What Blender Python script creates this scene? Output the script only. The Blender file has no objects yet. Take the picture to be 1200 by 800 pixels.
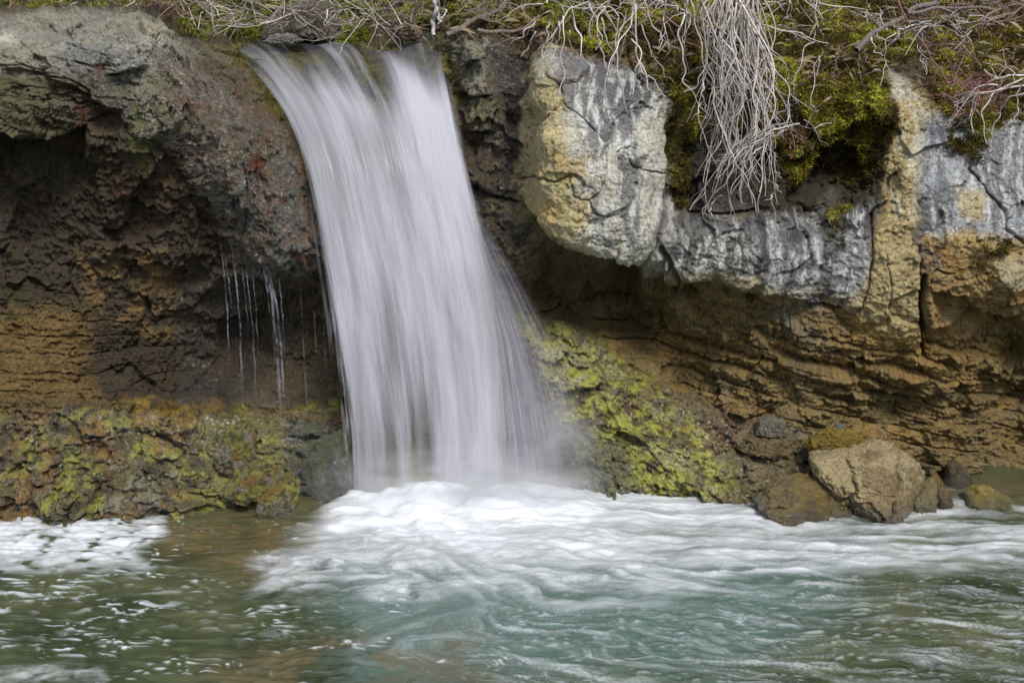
import bpy, math, random
import numpy as np
from mathutils import Vector

# ------------------------------------------------------------------ camera, light, exposure
C = bpy.context.scene
COL = C.collection
R = math.radians
CAM_Y, CAM_Z, PITCH, FPX = -9.0, 3.0, R(12.19), 1667.0
cam = bpy.data.cameras.new('camera'); cam_o = bpy.data.objects.new('camera', cam); COL.objects.link(cam_o)
cam.sensor_width = 36.0; cam.lens = 36.0*FPX/1200.0; cam.clip_end = 2000; cam.clip_start = 0.05
cam_o.location = (0, CAM_Y, CAM_Z); cam_o.rotation_euler = (R(90)-PITCH, 0, 0)
C.camera = cam_o

W = bpy.data.worlds.new('World'); C.world = W; W.use_nodes = True
wn = W.node_tree.nodes; wl = W.node_tree.links
for n in list(wn): wn.remove(n)
wo = wn.new('ShaderNodeOutputWorld'); bg = wn.new('ShaderNodeBackground'); sky = wn.new('ShaderNodeTexSky')
hs = wn.new('ShaderNodeHueSaturation'); hs.inputs['Saturation'].default_value = 0.42
SUN_EL, SUN_AZ = 43.0, 162.0          # azimuth clockwise from +Y: behind the camera, a little to its right
sky.sky_type = 'NISHITA'; sky.sun_disc = False; sky.sun_elevation = R(SUN_EL); sky.sun_rotation = R(SUN_AZ)
wl.new(sky.outputs[0], hs.inputs['Color']); wl.new(hs.outputs[0], bg.inputs[0]); wl.new(bg.outputs[0], wo.inputs[0])
bg.inputs[1].default_value = 0.085
sun = bpy.data.lights.new('sun', 'SUN'); sun.energy = 1.5; sun.angle = R(14); sun.color = (1.0, 0.95, 0.88)
sun_o = bpy.data.objects.new('sun', sun); COL.objects.link(sun_o)
_d = Vector((math.sin(R(SUN_AZ))*math.cos(R(SUN_EL)), math.cos(R(SUN_AZ))*math.cos(R(SUN_EL)), math.sin(R(SUN_EL))))
sun_o.rotation_euler = _d.to_track_quat('Z', 'Y').to_euler(); sun_o.location = (0, -6, 12)
C.view_settings.view_transform = 'Standard'; C.view_settings.look = 'None'
C.view_settings.exposure = 1.42; C.view_settings.gamma = 1.0; C.view_settings.use_curve_mapping = False
C.cycles.transparent_max_bounces = 32; C.cycles.volume_bounces = 1; C.cycles.volume_step_rate = 2.0; C.cycles.max_bounces = 8; C.cycles.use_denoising = True
C.cycles.sample_clamp_indirect = 4.0; C.cycles.caustics_reflective = False; C.cycles.caustics_refractive = False

# ------------------------------------------------------------------ helpers: survey coordinates, noise
CP, SP = math.cos(PITCH), math.sin(PITCH)
def at(px, py, Y):
    """world point seen at survey reading (px, py) and depth Y"""
    px = np.asarray(px, np.float64); py = np.asarray(py, np.float64)
    dx = (px-600.0)/FPX; dv = -(py-400.0)/FPX
    dy = CP + dv*SP; dz = -SP + dv*CP
    t = (Y-CAM_Y)/dy
    return np.stack([t*dx, CAM_Y+t*dy, CAM_Z+t*dz], -1)
def V3(px, py, Y): return Vector([float(v) for v in at(px, py, Y)])
def srgb(r, g, b):
    c = np.array([r, g, b], np.float64)/255.0
    return np.where(c <= 0.04045, c/12.92, ((c+0.055)/1.055)**2.4).astype(np.float32)
def sstep(a, b, x):
    t = np.clip((x-a)/(b-a), 0, 1); return t*t*(3-2*t)

_rs = np.random.RandomState(7)
_G = _rs.normal(size=(256, 3)).astype(np.float32); _G /= np.linalg.norm(_G, axis=1)[:, None]
def _hash(ix, iy, iz, seed):
    with np.errstate(over='ignore'):
        h = ix.astype(np.uint32)*np.uint32(374761393) + iy.astype(np.uint32)*np.uint32(668265263) + iz.astype(np.uint32)*np.uint32(2147483647) + np.uint32((seed*1274126177) & 0xffffffff)
        h = (h ^ (h >> np.uint32(13)))*np.uint32(1274126177)
        h = (h ^ (h >> np.uint32(15)))*np.uint32(2246822519)
        return h ^ (h >> np.uint32(16))
def perlin(x, y, z, seed=0):
    x = np.asarray(x, np.float32); y = np.asarray(y, np.float32)+np.zeros_like(x); z = np.asarray(z, np.float32)+np.zeros_like(x)
    ix = np.floor(x).astype(np.int32); iy = np.floor(y).astype(np.int32); iz = np.floor(z).astype(np.int32)
    fx = x-ix; fy = y-iy; fz = z-iz
    u = fx*fx*fx*(fx*(fx*6-15)+10); v = fy*fy*fy*(fy*(fy*6-15)+10); w = fz*fz*fz*(fz*(fz*6-15)+10)
    def g(a, b, c):
        k = _G[_hash(ix+a, iy+b, iz+c, seed) & np.uint32(255)]
        return k[..., 0]*(fx-a)+k[..., 1]*(fy-b)+k[..., 2]*(fz-c)
    x00 = g(0,0,0); x00 += u*(g(1,0,0)-x00); x10 = g(0,1,0); x10 += u*(g(1,1,0)-x10)
    x01 = g(0,0,1); x01 += u*(g(1,0,1)-x01); x11 = g(0,1,1); x11 += u*(g(1,1,1)-x11)
    x00 += v*(x10-x00); x01 += v*(x11-x01)
    return (x00 + w*(x01-x00))*1.5
def fbm(x, y, z, f, oct=4, seed=0, gain=.5, ridge=False):
    s = 0; a = 1.0
    for o in range(oct):
        n = perlin(x*f, y*f, z*f, seed+o*17)
        s = s + a*((0.5-np.abs(n))*1.6 if ridge else n); a *= gain; f *= 2.03
    return s
def worley(x, y, z, seed=0, tilt=1.0):
    """nearest-seed cells: returns (cell offset with random facet tilt, distance to cell border)"""
    x = np.asarray(x, np.float32); y = np.asarray(y, np.float32)+np.zeros_like(x); z = np.asarray(z, np.float32)+np.zeros_like(x)
    ix = np.floor(x).astype(np.int32); iy = np.floor(y).astype(np.int32); iz = np.floor(z).astype(np.int32)
    d1 = np.full(x.shape, 9.0, np.float32); d2 = d1.copy(); off = np.zeros_like(d1)
    for a in (-1, 0, 1):
        for b in (-1, 0, 1):
            for c in (-1, 0, 1):
                h = _hash(ix+a, iy+b, iz+c, seed)
                sx = ix+a+(h & np.uint32(255)).astype(np.float32)/255*.9+.05
                sy = iy+b+((h >> np.uint32(8)) & np.uint32(255)).astype(np.float32)/255*.9+.05
                sz = iz+c+((h >> np.uint32(16)) & np.uint32(255)).astype(np.float32)/255*.9+.05
                ex = x-sx; ey = y-sy; ez = z-sz
                d = np.sqrt(ex*ex+ey*ey+ez*ez)
                k = _G[(h >> np.uint32(24)) & np.uint32(255)]
                o = k[..., 1]*.6 + tilt*(k[..., 0]*ex + k[..., 2]*ez)
                near = d < d1
                d2 = np.where(near, d1, np.minimum(d2, d)); off = np.where(near, o, off); d1 = np.where(near, d, d1)
    return off, d2-d1
def poly_sd(u, v, pts):
    """signed distance to a polygon (positive inside)"""
    p = np.asarray(pts, np.float32); d = np.full(u.shape, 1e9, np.float32); s = np.ones(u.shape, bool)
    for i in range(len(p)):
        a = p[i]; b = p[i-1]; e = b-a; wx = u-a[0]; wy = v-a[1]
        t = np.clip((wx*e[0]+wy*e[1])/max(e@e, 1e-9), 0, 1)
        d = np.minimum(d, (wx-e[0]*t)**2+(wy-e[1]*t)**2)
        c = ((v >= a[1]) != (v >= b[1])) & (((b[0]-a[0])*(v-a[1])/((b[1]-a[1]) if b[1] != a[1] else 1e-9)+a[0]) > u)
        s ^= c
    d = np.sqrt(d); return np.where(s, -d, d)
def line_d(u, v, pts):
    p = np.asarray(pts, np.float32); d = np.full(u.shape, 1e9, np.float32)
    for i in range(len(p)-1):
        a = p[i]; e = p[i+1]-a; wx = u-a[0]; wy = v-a[1]
        t = np.clip((wx*e[0]+wy*e[1])/max(e@e, 1e-9), 0, 1)
        d = np.minimum(d, (wx-e[0]*t)**2+(wy-e[1]*t)**2)
    return np.sqrt(d)

# ------------------------------------------------------------------ helpers: objects and meshes
def link(name, me, mat=None, parent=None):
    o = bpy.data.objects.new(name, me); COL.objects.link(o)
    if mat is not None and me is not None: me.materials.append(mat)
    if parent is not None: o.parent = parent
    return o
def np_mesh(name, verts, faces, smooth=True, attrs=None):
    """faces: (F,3) or (F,4) index array"""
    verts = np.ascontiguousarray(verts, np.float32).reshape(-1, 3); faces = np.ascontiguousarray(faces, np.int32)
    me = bpy.data.meshes.new(name); k = faces.shape[1]
    me.vertices.add(len(verts)); me.vertices.foreach_set('co', verts.ravel())
    me.loops.add(faces.size); me.loops.foreach_set('vertex_index', faces.ravel())
    me.polygons.add(len(faces)); me.polygons.foreach_set('loop_start', np.arange(0, faces.size, k, dtype=np.int32))
    me.polygons.foreach_set('loop_total', np.full(len(faces), k, np.int32))
    me.polygons.foreach_set('use_smooth', np.full(len(faces), smooth, bool))
    for an, av in (attrs or {}).items():
        av = np.asarray(av, np.float32)
        if av.ndim == 1:
            at_ = me.attributes.new(an, 'FLOAT', 'POINT'); at_.data.foreach_set('value', av)
        else:
            if av.shape[1] == 3: av = np.concatenate([av, np.ones((len(av), 1), np.float32)], 1)
            at_ = me.attributes.new(an, 'FLOAT_COLOR', 'POINT'); at_.data.foreach_set('color', np.ascontiguousarray(av).ravel())
    me.update(calc_edges=True); me.validate()
    return me
def grid_faces(nr, nc):
    i = np.arange(nr*nc).reshape(nr, nc)
    return np.stack([i[:-1, :-1], i[1:, :-1], i[1:, 1:], i[:-1, 1:]], -1).reshape(-1, 4)
def tag(o, label=None, cat=None, group=None, kind=None):
    if label: o['label'] = label
    if cat: o['category'] = cat
    if group: o['group'] = group
    if kind: o['kind'] = kind
    return o
def empty(name, loc=(0, 0, 0)):
    o = bpy.data.objects.new(name, None); o.location = loc; o.empty_display_size = .1; COL.objects.link(o); return o
_tr = np.random.RandomState(5)
def tubes(paths, sides=5):
    """paths: list of (points (n,3), radii (n,)) -> verts, faces of closed-tip tubes"""
    VV, FF = [], []; base = 0
    ang = np.arange(sides)*2*np.pi/sides
    for P, r in paths:
        P = np.asarray(P, float); r = np.asarray(r, float); n = len(P)
        T = np.gradient(P, axis=0); T /= np.linalg.norm(T, axis=1)[:, None]+1e-9
        ref = np.array([0.31, 0.83, 0.2]); ref = ref/np.linalg.norm(ref)
        A = np.cross(T, ref); A /= np.linalg.norm(A, axis=1)[:, None]+1e-9; B = np.cross(T, A)
        ring = P[:, None, :]+r[:, None, None]*(np.cos(ang)[None, :, None]*A[:, None, :]+np.sin(ang)[None, :, None]*B[:, None, :])
        VV.append(ring.reshape(-1, 3))
        i = np.arange(n*sides).reshape(n, sides)+base; j = np.roll(i, -1, 1)
        FF.append(np.stack([i[:-1], j[:-1], j[1:], i[1:]], -1).reshape(-1, 4)); base += n*sides
    return np.concatenate(VV), np.concatenate(FF)

# ------------------------------------------------------------------ materials
def new_mat(name):
    m = bpy.data.materials.new(name); m.use_nodes = True
    nt = m.node_tree; n = nt.nodes; l = nt.links
    return m, n, l, n['Principled BSDF'], n['Material Output']
def noise_node(n, l, scale, detail=6, rough=.6, vec=None):
    t = n.new('ShaderNodeTexNoise'); t.inputs['Scale'].default_value = scale; t.inputs['Detail'].default_value = detail
    t.inputs['Roughness'].default_value = rough
    if vec: l.new(vec, t.inputs['Vector'])
    return t
def mathn(n, l, op, a, b=None, clamp=False):
    m = n.new('ShaderNodeMath'); m.operation = op; m.use_clamp = clamp
    for k, x in enumerate((a, b)):
        if x is None: continue
        if isinstance(x, (int, float)): m.inputs[k].default_value = x
        else: l.new(x, m.inputs[k])
    return m.outputs[0]
def mixc(n, l, fac, a, b, blend='MIX'):
    m = n.new('ShaderNodeMix'); m.data_type = 'RGBA'; m.blend_type = blend
    for k, x in ((0, fac), (6, a), (7, b)):
        if isinstance(x, (int, float)): m.inputs[k].default_value = x
        elif isinstance(x, (tuple, list)): m.inputs[k].default_value = (*x, 1)[:4]
        else: l.new(x, m.inputs[k])
    return m.outputs[2]
def ramp(n, l, src, lo, hi):
    r = n.new('ShaderNodeMapRange'); r.clamp = True
    r.inputs[1].default_value = lo; r.inputs[2].default_value = hi
    l.new(src, r.inputs[0]); return r.outputs[0]

def rock_material():
    m, n, l, bs, out = new_mat('wet limestone')
    tc = n.new('ShaderNodeTexCoord'); ob = tc.outputs['Object']
    ca = n.new('ShaderNodeAttribute'); ca.attribute_name = 'tint'
    wa = n.new('ShaderNodeAttribute'); wa.attribute_name = 'wet'
    ma = n.new('ShaderNodeAttribute'); ma.attribute_name = 'moss'
    n1 = noise_node(n, l, 9, 8, .68, ob); n2 = noise_node(n, l, 60, 5, .7, ob); n3 = noise_node(n, l, 220, 3, .6, ob)
    v = mathn(n, l, 'ADD', mathn(n, l, 'MULTIPLY', n1.outputs[0], .9), mathn(n, l, 'MULTIPLY', n2.outputs[0], .7))
    v = mathn(n, l, 'ADD', v, mathn(n, l, 'MULTIPLY', n3.outputs[0], .35))
    f = ramp(n, l, v, .55, 1.4)
    g = n.new('ShaderNodeMapRange'); l.new(f, g.inputs[0]); g.inputs[3].default_value = .42; g.inputs[4].default_value = 1.5
    mul = n.new('ShaderNodeVectorMath'); mul.operation = 'SCALE'; l.new(ca.outputs['Color'], mul.inputs[0]); l.new(g.outputs[0], mul.inputs['Scale'])
    # warm / dark pits
    pit = ramp(n, l, n2.outputs[0], .30, .42)
    col = mixc(n, l, mathn(n, l, 'SUBTRACT', 1.0, pit, True), mul.outputs[0], (.05, .04, .03))
    col = mixc(n, l, .85, mul.outputs[0], col)
    wv = n.new('ShaderNodeVectorMath'); wv.operation = 'MULTIPLY_ADD'; l.new(n1.outputs['Color'], wv.inputs[0]); wv.inputs[1].default_value = (.10, .10, .10); l.new(ob, wv.inputs[2])
    vo = n.new('ShaderNodeTexVoronoi'); vo.feature = 'DISTANCE_TO_EDGE'; vo.inputs['Scale'].default_value = 15; l.new(wv.outputs[0], vo.inputs['Vector'])
    vo2 = n.new('ShaderNodeTexVoronoi'); vo2.feature = 'DISTANCE_TO_EDGE'; vo2.inputs['Scale'].default_value = 44; l.new(wv.outputs[0], vo2.inputs['Vector'])
    nk = noise_node(n, l, 5, 3, .6, ob); gate = ramp(n, l, nk.outputs[0], .48, .62)
    hair = mathn(n, l, 'MULTIPLY', mathn(n, l, 'SUBTRACT', 1.0, ramp(n, l, vo.outputs['Distance'], .0, .035)), gate)
    hair2 = mathn(n, l, 'MULTIPLY', mathn(n, l, 'SUBTRACT', 1.0, ramp(n, l, vo2.outputs['Distance'], .0, .07)), ramp(n, l, n1.outputs[0], .42, .6))
    hair = mathn(n, l, 'MAXIMUM', hair, mathn(n, l, 'MULTIPLY', hair2, .7))
    col = mixc(n, l, mathn(n, l, 'MULTIPLY', hair, .55), col, (.035, .030, .024))
    # moss tint broken by noise
    nm = noise_node(n, l, 45, 4, .7, ob)
    mcol = mixc(n, l, ramp(n, l, nm.outputs[0], .35, .65), (.030, .028, .004), (.15, .125, .012))
    col = mixc(n, l, ramp(n, l, mathn(n, l, 'ADD', ma.outputs['Fac'], mathn(n, l, 'MULTIPLY', mathn(n, l, 'SUBTRACT', n2.outputs[0], .5), .8)), .35, .65), col, mcol)
    l.new(col, bs.inputs['Base Color'])
    rr = n.new('ShaderNodeMapRange'); l.new(wa.outputs['Fac'], rr.inputs[0]); rr.inputs[3].default_value = .8; rr.inputs[4].default_value = .16
    l.new(mathn(n, l, 'ADD', rr.outputs[0], mathn(n, l, 'MULTIPLY', mathn(n, l, 'SUBTRACT', n2.outputs[0], .5), .35), True), bs.inputs['Roughness'])
    sp = n.new('ShaderNodeMapRange'); l.new(wa.outputs['Fac'], sp.inputs[0]); sp.inputs[3].default_value = .25; sp.inputs[4].default_value = .75
    l.new(sp.outputs[0], bs.inputs['Specular IOR Level'])
    h = mathn(n, l, 'ADD', mathn(n, l, 'MULTIPLY', n2.outputs[0], 1.0), mathn(n, l, 'MULTIPLY', n3.outputs[0], .5)); h = mathn(n, l, 'SUBTRACT', h, mathn(n, l, 'MULTIPLY', hair, .5)); n4 = noise_node(n, l, 24, 3, .55, ob); h = mathn(n, l, 'ADD', h, mathn(n, l, 'MULTIPLY', mathn(n, l, 'MULTIPLY', n4.outputs[0], wa.outputs['Fac']), 1.5))
    l.new(ramp(n, l, wa.outputs['Fac'], .35, .85), bs.inputs['Coat Weight']); bs.inputs['Coat Roughness'].default_value = .09; bs.inputs['Coat IOR'].default_value = 1.9
    bp = n.new('ShaderNodeBump'); bp.inputs['Strength'].default_value = 1.0; bp.inputs['Distance'].default_value = .03
    l.new(h, bp.inputs['Height']); l.new(bp.outputs[0], bs.inputs['Normal']); l.new(bp.outputs[0], bs.inputs['Coat Normal'])
    return m
M_ROCK = rock_material()

def simple_mat(name, c1, c2, scale=30, rough=.8, attr=None, bump=.3, dist=.005, spec=.3, sub=0):
    m, n, l, bs, out = new_mat(name)
    tc = n.new('ShaderNodeTexCoord'); t = noise_node(n, l, scale, 5, .65, tc.outputs['Object'])
    f = ramp(n, l, t.outputs[0], .3, .7)
    if attr:
        a = n.new('ShaderNodeAttribute'); a.attribute_name = attr
        f = mathn(n, l, 'ADD', mathn(n, l, 'MULTIPLY', f, .45), mathn(n, l, 'MULTIPLY', a.outputs['Fac'], .6), True)
    l.new(mixc(n, l, f, c1, c2), bs.inputs['Base Color']); bs.inputs['Roughness'].default_value = rough
    bs.inputs['Specular IOR Level'].default_value = spec
    bp = n.new('ShaderNodeBump'); bp.inputs['Strength'].default_value = bump; bp.inputs['Distance'].default_value = dist
    l.new(t.outputs[0], bp.inputs['Height']); l.new(bp.outputs[0], bs.inputs['Normal'])
    return m
M_TWIG = simple_mat('bleached twig', (.075, .058, .045), (.62, .57, .55), 55, .8, attr='strand')
M_TWIG_BROWN = simple_mat('brown twig', (.07, .045, .035), (.25, .19, .16), 40, .8, attr='strand')
M_TWIG_RED = simple_mat('reddish twig', (.09, .03, .035), (.25, .13, .13), 40, .7, attr='strand')
M_BRANCH = simple_mat('dark bark', (.05, .04, .035), (.20, .16, .14), 60, .85, bump=.8, dist=.01)
M_NEEDLE = simple_mat('rust needles', (.07, .028, .015), (.19, .070, .035), 30, .7)
M_GROUND = simple_mat('river gravel', (.05, .045, .03), (.16, .13, .09), 6, .9, bump=.6, dist=.03)
def leafy(name, cols, trans=.25):
    m, n, l, bs, out = new_mat(name)
    a = n.new('ShaderNodeAttribute'); a.attribute_name = 'rnd'
    cr = n.new('ShaderNodeValToRGB'); l.new(a.outputs['Fac'], cr.inputs[0])
    el = cr.color_ramp.elements; el[0].color = (*cols[0], 1); el[1].color = (*cols[-1], 1)
    for k, c in enumerate(cols[1:-1]):
        e = el.new((k+1)/(len(cols)-1)); e.color = (*c, 1)
    l.new(cr.outputs[0], bs.inputs['Base Color']); bs.inputs['Roughness'].default_value = .75; bs.inputs['Specular IOR Level'].default_value = .25
    tr = n.new('ShaderNodeBsdfTranslucent'); l.new(cr.outputs[0], tr.inputs[0])
    mx = n.new('ShaderNodeMixShader'); mx.inputs[0].default_value = trans
    l.new(bs.outputs[0], mx.inputs[1]); l.new(tr.outputs[0], mx.inputs[2]); l.new(mx.outputs[0], out.inputs[0])
    return m
M_MOSS = leafy('moss', [(.030, .020, .006), (.085, .058, .008), (.15, .125, .010), (.33, .32, .035)])
M_MOSSG = leafy('green moss', [(.035, .050, .006), (.09, .12, .010), (.18, .20, .02), (.28, .30, .05)])
M_LEAF = leafy('dead leaves', [(.10, .045, .035), (.20, .085, .05), (.27, .17, .11), (.10, .03, .05)])

# ------------------------------------------------------------------ the rock face: depth survey (reading x, reading y, depth)
CTRL = """
-300,-400,9 200,-400,9.5 600,-400,9 1000,-400,8 1500,-400,8
-300,-150,3.4 0,-150,3.6 300,-150,4.0 600,-150,3.4 900,-150,2.4 1200,-150,2.6 1500,-150,2.4
-300,40,.3 -300,150,.1 -300,300,.6 -300,450,.5 -300,600,-.3 -300,0,1.6
0,0,1.7 0,17,.7 0,30,.3 0,70,.05 0,150,-.05 0,170,.10 0,190,.4 0,250,.52 0,350,0.5 0,450,.1 0,520,-.2 0,605,-.5
60,8,1.3 60,70,-.08 60,165,-.02 60,200,.45
100,0,2.0 100,14,1.1 100,24,.4 100,40,.1 100,80,-.08 100,140,-.03 100,170,.05 100,200,.45 100,260,.62 100,350,0.7 100,450,0.4 100,480,.12 100,540,-.2 100,605,-.45
160,5,2.1 160,17,1.0 160,30,.35
180,45,.25 180,90,-.05 180,150,.0 180,195,.22 180,235,.42 180,300,.68 180,400,1.0 180,460,0.75 180,490,.1 180,550,-.15 180,600,-.4
200,25,1.9 205,46,.8
240,30,2.2 245,50,1.3 240,90,.35 240,150,.08 240,200,.22 240,260,.5 240,340,.98 240,420,1.45 240,478,0.8 240,520,.12 240,600,-.35
290,85,1.1 315,110,.86 300,160,.32 310,190,.30 322,225,.28 330,280,.32 330,315,.42 350,165,.62 366,225,.6 378,290,.6 345,130,.7 330,345,1.15 330,420,1.35 330,480,0.9 330,530,.2 330,595,-.25
280,300,.65 280,350,1.15
370,300,.42 380,350,1.1 380,400,1.2 390,450,1.0 390,500,0.6 395,590,.0
430,110,.95 400,150,.8 430,200,.82 450,300,.78 450,400,.7 450,500,.5 450,590,.3 520,110,.95 530,200,.9 555,300,.88 560,400,.72 560,500,.5 560,590,.3
270,65,1.35 325,130,.74 300,100,.95 272,105,.5 292,132,.5 300,60,1.6 340,85,1.2 400,60,1.75 400,85,1.3 470,60,1.7 470,85,1.3 515,60,1.6 515,85,1.25
300,35,2.2 400,35,2.4 500,38,2.3 250,0,2.5 400,0,2.8 550,0,2.2 300,10,2.5 460,15,2.5
545,40,1.0 545,55,.55 560,75,.48 560,120,.5 570,170,.55 575,200,.62 580,250,.75 590,300,.72 600,340,.75 640,370,0.8
605,45,1.1 607,80,.85 607,140,.85 604,200,.78
622,80,.3 630,120,.05 700,120,.02 640,160,-.02 700,180,-.12 760,180,-.12 640,210,.02 640,250,.12 700,260,-.08 760,250,-.04 690,305,.15 735,305,.06 650,300,.38 615,240,.45 700,325,.35
690,345,.95 640,335,1.0 740,345,.85 770,345,.7
800,110,.34 800,170,.34 800,225,.34 840,190,.12 860,240,.02 790,275,.0 850,290,-.1 930,290,-.06 1000,300,-.06 1000,250,-.02
850,328,-.02 900,345,.02 980,365,.05 800,325,.05 850,350,.30 800,345,.6 900,372,.22 980,390,.10
950,200,0.35 1000,200,0.35 900,180,.2 900,120,.1 1000,100,.08 960,130,.02 1060,110,.12 1060,200,-.12 1060,300,-.2 1060,360,-.15
1100,200,-.04 1150,220,-.18 1200,240,-.25 1130,300,-.25 1180,330,-.35 1040,400,.1 1060,425,.18 1110,380,.0 1150,375,.02 1160,410,.38 1150,450,.6 1190,450,0.9 1120,460,.35 1100,440,.2 1150,520,0.7 1190,540,0.7 1200,575,.5
1500,100,-.1 1500,250,-.3 1500,350,-.2 1500,450,.4 1500,580,.3
1100,100,.3 1150,125,.15 1200,130,.12 1100,50,.8 1200,50,.8 1000,50,.6 900,50,.5 800,50,.55 700,60,.42 640,50,.5 1000,0,1.2 1150,0,1.4 900,0,.95 800,0,.9 700,0,1.1 620,0,1.6 600,25,1.3
750,380,1.1 800,400,.8 850,420,.58 900,430,.38 950,430,.28 1000,430,.24 800,450,0.85 900,480,0.5 1000,490,0.45 1050,480,0.55 900,510,.18 1000,520,.3 1080,520,.42 1100,560,.4
620,400,.5 660,388,.55 700,420,.48 680,460,.3 740,460,.38 800,500,.3 700,520,.1 760,540,.02 830,550,-.02 880,565,-.05 650,560,.1 700,575,.0 760,578,-.02 900,595,-.15 1000,580,.1
-300,720,-.45 0,720,-.6 200,720,-.5 400,720,.0 560,720,.2 700,720,.0 900,720,-.1 1100,720,.4 1200,720,.5 1500,720,.3
"""
cp = np.array([[float(q) for q in s.split(',')] for s in CTRL.split()])
def rbf_fit(c, scale=100.0, reg=2e-3):
    X = c[:, :2]/scale; n = len(X)
    d = np.linalg.norm(X[:, None]-X[None], axis=2)
    K = d + reg*0 ; K = -d
    A = np.zeros((n+3, n+3)); A[:n, :n] = K - np.eye(n)*reg*5; P = np.c_[np.ones(n), X]; A[:n, n:] = P; A[n:, :n] = P.T
    w = np.linalg.solve(A, np.r_[c[:, 2], 0, 0, 0]); return X, w, scale
RB = rbf_fit(cp)
def rbf_eval(u, v):
    X, w, s = RB; uu = (u/s).astype(np.float32); vv = (v/s).astype(np.float32)
    o = (w[-3]+w[-2]*uu+w[-1]*vv).astype(np.float32)
    for i in range(len(X)):
        o -= np.float32(w[i])*np.sqrt((uu-np.float32(X[i, 0]))**2+(vv-np.float32(X[i, 1]))**2+np.float32(.0016))
    return o

us = np.concatenate([np.arange(-300, -20, 8.0), np.arange(-20, 1220, 1.15), np.arange(1220, 1501, 8.0)])
vs = np.concatenate([np.arange(-400, -24, 10.0), np.arange(-24, 635, 1.15), np.arange(635, 721, 6.0)])
NR, NC = len(vs), len(us)
U, VV_ = np.meshgrid(us, vs); U = U.astype(np.float32); V = VV_.astype(np.float32)
Y0 = rbf_eval(U, V)
P0 = at(U, V, Y0); X_, Y_, Z_ = [P0[..., i].astype(np.float32) for i in range(3)]
print('grid', U.shape)
wx = fbm(X_, Y_, Z_, 2.2, 3, 11); wz = fbm(X_, Y_, Z_, 2.2, 3, 12)
fx = fbm(X_, Y_, Z_, 11, 3, 13); fz = fbm(X_, Y_, Z_, 11, 3, 14)
UW = U + 9*wx + 4.5*fx; VW = V + 9*wz + 4.5*fz         # frayed coordinates for stains and patches
def region(pts, feather, warp=True):
    a, b = (UW, VW) if warp else (U, V)
    p = np.asarray(pts); m = feather+30
    out = np.zeros(U.shape, np.float32)
    c0, c1 = np.searchsorted(us, [p[:, 0].min()-m, p[:, 0].max()+m]); r0, r1 = np.searchsorted(vs, [p[:, 1].min()-m, p[:, 1].max()+m])
    sl = (slice(r0, r1), slice(c0, c1))
    out[sl] = sstep(-feather, feather, poly_sd(a[sl], b[sl], p)); return out
def rect(x0, y0, x1, y1): return [(x0, y0), (x1, y0), (x1, y1), (x0, y1)]

# masks that steer the relief
m_strata = region([(690,352),(780,345),(860,362),(990,392),(1080,415),(1130,400),(1500,400),(1500,580),(1080,560),(930,520),(800,470),(730,430)], 12)
m_strl = region([(-300,340),(60,350),(150,380),(240,420),(260,470),(160,480),(60,500),(-300,520)], 18)
m_strl = np.maximum(m_strl, .6*region([(-300,80),(55,80),(110,120),(105,165),(-300,170)], 8))
m_base = region([(-300,485),(120,478),(250,480),(400,470),(400,640),(-300,640)], 14)
m_slope = region([(600,370),(690,375),(760,440),(870,490),(960,500),(1120,560),(1100,640),(600,640)], 12)
m_smooth = np.maximum.reduce([region([(602,75),(650,50),(700,85),(792,140),(790,300),(745,335),(690,345),(640,330),(602,250)], 12), .7*region([(780,250),(890,255),(1010,330),(1010,385),(900,365),(780,350)], 12), .6*region([(1046,90),(1080,90),(1085,420),(1000,410)], 10), .5*region([(1085,290),(1300,290),(1300,395),(1085,395)], 10), .8*region([(880,262),(1040,255),(1080,140),(1300,150),(1300,290),(1085,300),(1005,365),(890,345)], 12)])
m_bank = region([(-300,-400),(1500,-400),(1500,120),(1100,110),(1040,75),(960,120),(880,150),(820,130),(760,60),(640,50),(600,40),(520,45),(330,50),(215,45),(165,12),(-300,10)], 10)
m_wetlump = region([(180,50),(260,60),(330,140),(370,250),(380,330),(300,320),(270,200),(200,150)], 20)
m_lt = region([(-300,10),(165,12),(250,50),(345,150),(385,330),(290,330),(210,190),(60,175),(-300,175)], 16)
m_top = np.maximum(0, 1-m_strata-m_strl-m_base-m_slope-m_bank)

dY = .075*fbm(X_, Y_, Z_, 1.3, 3, 21)                    # big swells
o1, b1 = worley(X_*2.6+.3*wx, Y_*2.2, Z_*2.9+.3*wz, 31, 1.0)
m_st_ = 1-.6*m_strata
o2, b2 = worley(X_*7+.3*fx, Y_*6, Z_*7.5+.3*fz, 32, 1.0)
amp1 = .09*(1-.6*m_smooth)*(1-.35*m_lt)*(1-.8*m_bank)*(1-.6*m_strata)*(1-.5*m_wetlump); dY += amp1*o1
dY += .030*o2*m_st_*(1-.65*m_smooth)*(1-.5*m_bank)
dY += .014*np.exp(-(b1/.03)**2)*(1-m_bank)*(1-.9*m_smooth)*sstep(.1,.5,wx)
dY += .010*np.exp(-(b2/.05)**2)*(1-m_bank)*(1-.7*m_smooth)*sstep(0,.5,wz)
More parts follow.
